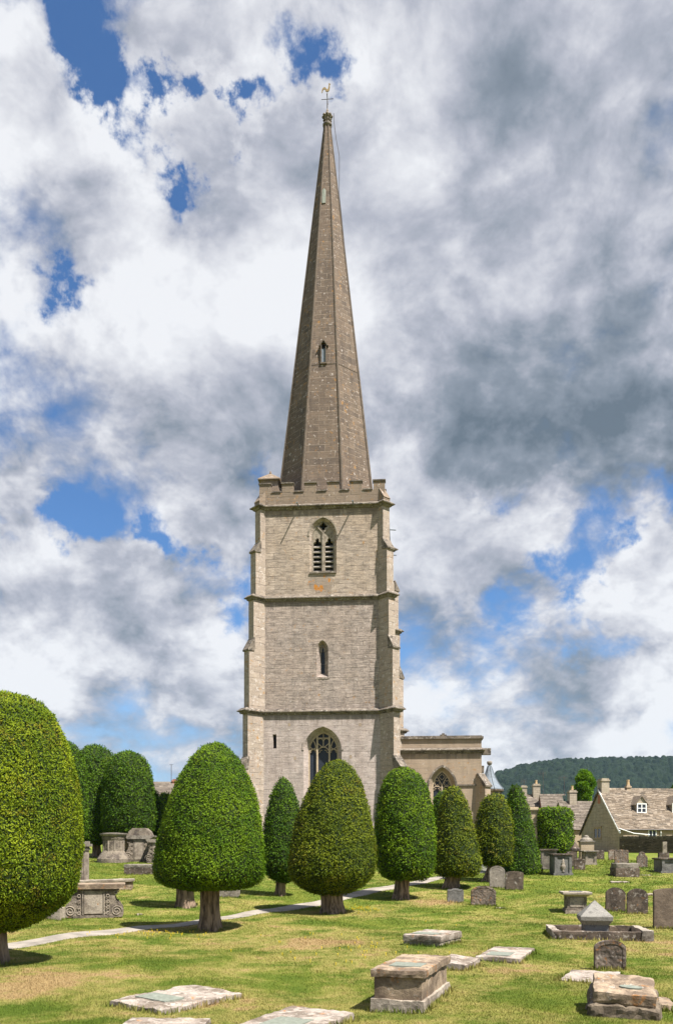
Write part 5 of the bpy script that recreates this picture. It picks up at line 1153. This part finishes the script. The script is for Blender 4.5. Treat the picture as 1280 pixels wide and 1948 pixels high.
def headstone(label, px, py, wpx, hpx, kind, mat, yaw=-6, tilt=0, lean=0, th=.10, panel=None, name='headstone', seed=0, cat='headstone', pm=None):
    g = G(px, py); k = F/g.y; w_, h_ = wpx/k, hpx/k; ol = head_outline(kind, w_, h_)
    rt = empty(name, g, R(yaw), label, cat, HG); rt.rotation_euler = (R(tilt), R(lean), R(yaw)); FOOT.append((g.x, g.y, w_, th, R(yaw)))
    bm = bmesh.new(); vs = [bm.verts.new((x, -th/2, z-(.12 if z == 0 else 0))) for x, z in ol]; f = bm.faces.new(vs)
    r_ = bmesh.ops.extrude_face_region(bm, geom=[f]); bmesh.ops.translate(bm, vec=(0, th, 0), verts=[v for v in r_['geom'] if isinstance(v, bmesh.types.BMVert)])
    bmesh.ops.recalc_face_normals(bm, faces=bm.faces)
    bmesh.ops.bevel(bm, geom=list(bm.edges), offset=.014, segments=2, affect='EDGES')
    if panel:
        front = max((f for f in bm.faces if f.normal.y < -.9), key=lambda f: f.calc_area())
        bmesh.ops.inset_region(bm, faces=[front], thickness=min(.06, w_*.1), depth=0); bmesh.ops.inset_region(bm, faces=[front], thickness=.01, depth=-panel)
    bmesh.ops.triangulate(bm, faces=bm.faces); bmesh.ops.subdivide_edges(bm, edges=[e for e in bm.edges if e.calc_length() > .12], cuts=2, use_grid_fill=False)
    for v in bm.verts: v.co += mnoise.noise_vector(v.co*6+Vector((seed, 0, 0)))*.010
    me = bpy.data.meshes.new('stone_slab'); bm.to_mesh(me); bm.free(); link('stone_slab', me, mat, rt)
    return rt
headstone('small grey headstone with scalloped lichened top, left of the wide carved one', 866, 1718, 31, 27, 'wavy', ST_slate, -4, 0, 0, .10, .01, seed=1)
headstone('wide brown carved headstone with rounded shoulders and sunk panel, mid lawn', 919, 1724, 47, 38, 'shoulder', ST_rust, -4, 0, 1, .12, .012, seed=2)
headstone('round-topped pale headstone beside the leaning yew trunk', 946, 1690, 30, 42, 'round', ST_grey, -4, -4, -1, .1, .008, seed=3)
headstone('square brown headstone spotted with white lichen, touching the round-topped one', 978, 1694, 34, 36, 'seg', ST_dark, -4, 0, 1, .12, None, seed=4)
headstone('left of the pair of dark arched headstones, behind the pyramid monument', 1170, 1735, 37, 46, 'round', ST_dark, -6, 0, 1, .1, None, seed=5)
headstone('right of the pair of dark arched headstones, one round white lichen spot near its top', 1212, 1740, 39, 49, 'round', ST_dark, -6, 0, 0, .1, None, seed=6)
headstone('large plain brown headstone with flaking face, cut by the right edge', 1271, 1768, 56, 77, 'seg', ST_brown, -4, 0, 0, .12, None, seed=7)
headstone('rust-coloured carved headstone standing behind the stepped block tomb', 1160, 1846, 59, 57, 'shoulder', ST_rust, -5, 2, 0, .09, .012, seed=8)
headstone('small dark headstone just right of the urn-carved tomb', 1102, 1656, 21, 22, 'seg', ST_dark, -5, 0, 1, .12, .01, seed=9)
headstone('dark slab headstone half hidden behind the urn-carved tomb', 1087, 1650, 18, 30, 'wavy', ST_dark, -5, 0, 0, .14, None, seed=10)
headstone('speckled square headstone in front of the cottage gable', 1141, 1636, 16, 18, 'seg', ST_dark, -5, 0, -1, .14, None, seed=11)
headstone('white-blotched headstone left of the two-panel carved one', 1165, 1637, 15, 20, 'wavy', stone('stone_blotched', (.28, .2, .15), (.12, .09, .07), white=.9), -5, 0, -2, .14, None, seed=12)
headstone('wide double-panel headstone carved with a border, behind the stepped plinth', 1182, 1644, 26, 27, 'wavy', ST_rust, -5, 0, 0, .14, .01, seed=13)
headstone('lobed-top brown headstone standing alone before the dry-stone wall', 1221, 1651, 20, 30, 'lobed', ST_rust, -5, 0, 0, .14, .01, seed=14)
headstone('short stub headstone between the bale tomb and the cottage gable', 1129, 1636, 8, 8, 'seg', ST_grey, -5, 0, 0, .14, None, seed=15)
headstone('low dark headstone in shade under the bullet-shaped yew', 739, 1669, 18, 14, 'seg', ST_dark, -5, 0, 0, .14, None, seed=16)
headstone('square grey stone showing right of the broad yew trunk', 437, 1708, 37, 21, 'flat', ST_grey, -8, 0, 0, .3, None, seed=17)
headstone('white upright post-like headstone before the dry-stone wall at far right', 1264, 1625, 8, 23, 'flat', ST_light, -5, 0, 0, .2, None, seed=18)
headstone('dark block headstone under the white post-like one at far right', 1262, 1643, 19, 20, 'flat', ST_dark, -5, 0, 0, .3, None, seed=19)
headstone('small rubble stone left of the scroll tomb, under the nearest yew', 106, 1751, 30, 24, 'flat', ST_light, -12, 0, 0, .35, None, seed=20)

# stepped plinth tomb mid right
g = G(1188, 1667); k_ = F/g.y
rt = empty('plinth_tomb', g, R(-5), 'low two-step dark stone plinth tomb in front of the double-panel headstone', 'tomb')
mb = MB(); mb.add(*rough_box(44/k_, 1.3, -.2, 15/k_, .08, .015, .02, 71)); mb.build('lower_block', ST_dark, rt)
mb = MB(); mb.add(*rough_box(41/k_, 1.2, 15/k_-.005, 24/k_, .08, .015, .02, 72)); mb.build('upper_block', ST_grey, rt)
# large far chest / pedestal tombs
def box_tomb(label, px, py, wpx, hpx, dep, mat, lidm, yaw=-5, urn=False, lid_px=3, ov_px=3.5, curved=False, name='chest_tomb', stepm=None):
    g = G(px, py); k = F/g.y; w_, h_ = wpx/k, hpx/k; rt = empty(name, g, R(yaw), label, 'chest tomb', 'chest tombs'); lh = lid_px/k; ov = ov_px/k; y1 = dep
    mb = MB(); bw = w_/2-ov
    mb.box(-bw, bw, 0, y1, .10, h_-lh); mb.box(-bw-.06, bw+.06, -.06, y1+.06, -.2, .12)
    for s_ in (-1, 1):
        mb.box(s_*bw*.86-.07, s_*bw*.86+.07, -.05, .0, .12, h_-lh-.003)
        mb.box(s_*(bw-.02)-.05, s_*(bw-.02)+.05, .08, y1-.08, .15, h_-lh-.05)
    mb.box(-bw*.80, bw*.80, -.03, 0, h_-lh-.14, h_-lh-.006)
    mb.build('chest', mat, rt)
    if urn:
        mb = MB(); s_ = h_*.62; zb_ = .16
        mb.lathe([(.12*s_, zb_), (.05*s_, zb_+.10*s_), (.06*s_, zb_+.16*s_), (.16*s_, zb_+.30*s_), (.19*s_, zb_+.45*s_), (.13*s_, zb_+.56*s_), (.10*s_, zb_+.62*s_), (.15*s_, zb_+.68*s_), (.07*s_, zb_+.78*s_), (.09*s_, zb_+.88*s_), (.02*s_, zb_+1.02*s_)], 16, (0, -.01, 0), 0, 1, .5)
        mb.build('carved_urn', ST_light, rt, smooth=True)
    mb = MB(); mb.add(*rough_box(w_, y1+2*ov, h_-lh, h_, .09, .008, .015, int(px), M=Matrix.Translation((0, y1/2, 0)))); mb.build('lid', lidm, rt)
    return rt
box_tomb('grey chest tomb with drapery-carved panel at the foot of the square hedge', 1044, 1655, 34, 39, 1.6, ST_grey, ST_dark, -12)
box_tomb('taller grey chest tomb carved with an urn, in front of the square hedge', 1071, 1666, 39, 41, 1.4, ST_slate, ST_dark, -4, True)
box_tomb('grey chest tomb with dark lid cut by the right edge', 1274, 1662, 36, 29, 1.5, ST_slate, ST_dark, -5)
# bale tomb with curved consoles
rt = box_tomb('pale tomb with curled side brackets and broad lid, right of the urn-carved tomb', 1124, 1646, 29, 27, 1.3, ST_light, ST_grey, -5, False, 2.5, 5)
# tall memorial with domed cap near gable
g = G(1115, 1641); k_ = F/g.y; rt = empty('tall_tomb', g, R(-5), 'tall square cream tomb with domed cap against the cottage gable', 'tomb')
mb = MB(); hw_ = 12/k_; mb.box(-hw_, hw_, -hw_, hw_, .3, 38/k_); mb.box(-hw_*1.15, hw_*1.15, -hw_*1.15, hw_*1.15, -.2, .3); mb.build('pedestal', M_cream, rt)
mb = MB(); mb.box(-14/k_, 14/k_, -14/k_, 14/k_, 38/k_, 41/k_); mb.lathe([(12.5/k_, 41/k_), (11/k_, 44/k_), (7/k_, 46.5/k_), (5.5/k_, 47/k_), (4.5/k_, 50/k_), (.02, 51.5/k_)], 16); mb.build('domed_cap', ST_grey, rt)
g = G(1094, 1643); k_ = F/g.y; rt = empty('pedestal_monument', g, R(-5), 'slender pedestal with dark pointed cap between square hedge and tall cream tomb', 'monument')
mb = MB(); mb.lathe([(6.5/k_, -.2), (6.5/k_, .15), (4.5/k_, .2), (4.5/k_, 22/k_)], 4, (0, 0, 0), R(45)); mb.build('pedestal', ST_light, rt)
mb = MB(); mb.lathe([(5/k_, 22/k_), (11/k_, 24/k_), (11/k_, 28/k_), (8/k_, 31/k_), (3/k_, 37/k_), (.02, 42/k_)], 4, (0, 0, 0), R(45)); mb.build('pointed_cap', ST_dark, rt)

# left: tea-caddy tomb, carved chest tombs, low slab
g = G(216, 1641); k_ = F/g.y; rt = empty('round_tomb', g, 0, 'round-bodied grey pedestal tomb with flared base and flat cap, under the dome-topped yews', 'tomb', 'pedestal tombs')
q = lambda r_, y_: (r_/k_, (1641-y_)/k_)
mb = MB(); mb.lathe([q(31, 1645), q(31, 1635), q(29, 1632), q(22, 1622), q(20, 1619), q(19.5, 1600), q(21, 1597), q(22, 1593)], 20, sy=.8); mb.build('pedestal', ST_carve, rt, smooth=False)
mb = MB()
for i in range(6): a = R(-90+(i-2.5)*36); mb.tube([(19.5/k_*math.cos(a), .8*19.5/k_*math.sin(a), z) for z in (q(0, 1619)[1], q(0, 1600)[1])], .05, 6)
mb.build('carved_shaft', ST_light, rt)
mb = MB(); mb.lathe([q(20, 1593), q(25, 1589.5), q(26, 1588), q(26, 1586), q(8, 1585)], 20, sy=.8); mb.build('cap', ST_grey, rt)
def scroll_tomb(label, px, py, wpx, hpx, dep, yaw, matb, matl, topx=1.0, hump=False):
    g = G(px, py); k = F/g.y; w_, h_ = wpx/k, hpx/k; rt = empty('scroll_tomb', g, R(yaw), label, 'tomb', 'carved scroll tombs'); lid = h_*.14
    a = w_/2; mb = MB()
    mb.box(-a*.58, a*.58, 0, dep, .05, h_-lid); mb.box(-a*.66, a*.66, -.05, dep+.05, -.2, .08); mb.build('chest', matb, rt)
    pan = MB(); pan.box(-a*.30, a*.30, -.035, .0, .14, h_-lid-.06); pan.box(-a*.36, -a*.33, -.05, 0, .1, h_-lid-.03); pan.box(a*.33, a*.36, -.05, 0, .1, h_-lid-.03); pan.build('panel', ST_light, rt)
    for s_ in (-1, 1):
        # S-shaped bracket: wide foot, waist, curled top
        pr = [(a*.50, .02), (a*.95, .02), (a*.99, h_*.12), (a*.97, h_*.28), (a*.86, h_*.42), (a*.74, h_*.52), (a*.70, h_*.64), (a*.76, h_*.74), (a*.84, h_-lid), (a*.5, h_-lid)]
        pr = [(s_*x, z) for x, z in pr]
        for y0_, ys_ in ((.0, -.03), (dep-.22, dep+.02)):
            mb = MB(); mb.prism(pr if s_ > 0 else pr[::-1], y0_-.02, y0_+.22); br = mb.build('bracket', matb, rt); mb = MB(); y0_ = ys_
            sp = []
            for i in range(44):
                th_ = i*.30; rr = h_*.16*(1-i/50); sp.append((s_*(a*.76)+rr*math.cos(th_)*s_, y0_, h_*.20+rr*math.sin(th_)))
            mb.tube(sp, .016, 6)
            sp = []
            for i in range(26):
                th_ = i*.34; rr = h_*.075*(1-i/32); sp.append((s_*(a*.74)+rr*math.cos(th_)*s_, y0_, h_-lid-h_*.11+rr*math.sin(th_)))
            mb.tube(sp, .018, 6); split(mb, 'scroll', ST_light, br)
    mb = MB(); a2 = a*1.04*topx
    # carved leaf drop on the pilaster
    lf = MB()
    for i in range(4): z = .16+i*(h_-lid-.2)/4; q_ = [(a*.47+.05*math.cos(R(t_)), -.05, z+.05*math.sin(R(t_))) for t_ in range(0, 331, 30)]; lf.tube(q_+[q_[0]], .014, 5); q2 = [(-x_, y_, z_) for x_, y_, z_ in q_]; lf.tube(q2+[q2[0]], .014, 5)
    lf.build('carved_foliage', ST_light, rt)
    mb.prism([(-a*.80, h_-lid), (a*.80, h_-lid), (a2*.95, h_-lid*.55), (a2, h_-lid*.35), (a2, h_-.01), (a2*.97, h_), (-a2*.97, h_), (-a2, h_-.01), (-a2, h_-lid*.35), (-a2*.95, h_-lid*.55)], -.14, dep+.14); mb.build('lid', matl, rt)
    if hump:
        mb = MB(); mb.prism([(-a*.86, h_+.001), (a*.86, h_+.001), (a*.72, h_+h_*.16), (a*.45, h_+h_*.28), (-a*.45, h_+h_*.28), (-a*.72, h_+h_*.16)], 0, dep); mb.build('bale_top', ST_carve, rt)
    return rt
scroll_tomb('ornate carved chest tomb with scrolled brackets beside the path, partly behind the nearest yew', 178, 1747, 112, 64, 1.3, 14, ST_carve, ST_warm)
scroll_tomb('grey bale-topped tomb with scrolled brackets in the shade beneath the dark yews', 264, 1640, 52, 50, 1.5, 4, ST_carve, ST_grey, hump=True)
scroll_tomb('carved chest tomb half hidden by the broad egg-shaped yew, right of the bale-topped tomb', 296, 1643, 34, 46, 1.5, 4, ST_carve, ST_grey)
chest('low_tomb', 'low long slab tomb in the lawn in front of the bale-topped tomb', 273, 1645, 61/36, 1.3, .50, -8, (ST_grey, ST_dark, ST_dark), .18, .01, .05, .0, None, 81, group='low tombs', cat='tomb')
g = G(206, 1706); 
chest('ledger_tomb', 'long flat pale slab on low supports behind the ornate scroll tomb', 198, 1674, 2.5, .8, .42, 8, (ST_light, ST_warm, ST_warm), .12, .08, .06, .0, None, 91, tilt=(0, -1.5), group='low tombs', cat='tomb')
# white fluted pilaster memorial behind the nearest yew
g = G(153, 1690); k_ = F/g.y; rt = empty('column_monument', g, 0, 'pale fluted pedestal column just showing beside the nearest yew', 'monument')
mb = MB(); mb.box(-9/k_, 9/k_, 0, .6, -.1, 72/k_); 
for i in range(5): mb.box(-8/k_+i*3.6/k_, -8/k_+i*3.6/k_+.03, -.03, .0, .1, 70/k_)
mb.build('shaft', ST_light, rt)
mb = MB(); mb.box(-11/k_, 11/k_, -.08, .68, 72/k_, 76/k_); mb.box(-14/k_, 14/k_, -.14, .74, 79/k_, 84/k_); mb.box(-10/k_, 10/k_, -.02, .6, 76/k_, 79/k_); mb.box(-11/k_, 11/k_, -.05, .6, 84/k_, 89/k_); mb.build('cap', ST_grey, rt)

tag(link('grass', blades(820000, 3), M_blade), 'short mown lawn grass, part green part parched', 'grass', kind='stuff')
# buttercups by the big trunks
M_yel = plain('buttercup', (.75, .55, .02), .6)
mb = MB(); r = random.Random(9)
for (px, py, n, sx_, sy_) in ((690, 1731, 60, 22, 3), (310, 1780, 40, 60, 5), (640, 1790, 30, 90, 25), (1150, 1700, 10, 60, 8), (720, 1815, 20, 60, 12)):
    for _ in range(n):
        g = G(px+r.gauss(0, sx_), py+r.gauss(0, sy_)); s_ = .007+.004*g.y/12*1.6; mb.lathe([(.002, .0), (s_*.4, .05), (s_, .065), (s_*.3, .06)], 5, (g.x, g.y, g.z))
tag(mb.build('buttercup_flowers', M_yel), 'tiny yellow buttercups dotted over the lawn and by the trunks', 'flowers', kind='stuff')

# ------------------------------------------------------------------ haze
mb = MB(); mb.box(-1400, 1800, -320, 2300, -12, 210)
M_haze = bpy.data.materials.new('haze'); M_haze.use_nodes = True; t = NT(M_haze.node_tree); t.n.clear()
pv = t.new('ShaderNodeVolumePrincipled'); t.put(pv, 'Density', .00005); t.put(pv, 'Color', (.45, .75, .95, 1)); t.put(pv, 'Anisotropy', .2)
ou = t.new('ShaderNodeOutputMaterial'); t.l.new(pv.outputs[0], ou.inputs['Volume'])
HAZE = True
if HAZE: tag(mb.build('haze', M_haze), 'thin blue summer haze over the distant wooded hill', 'haze', kind='stuff')
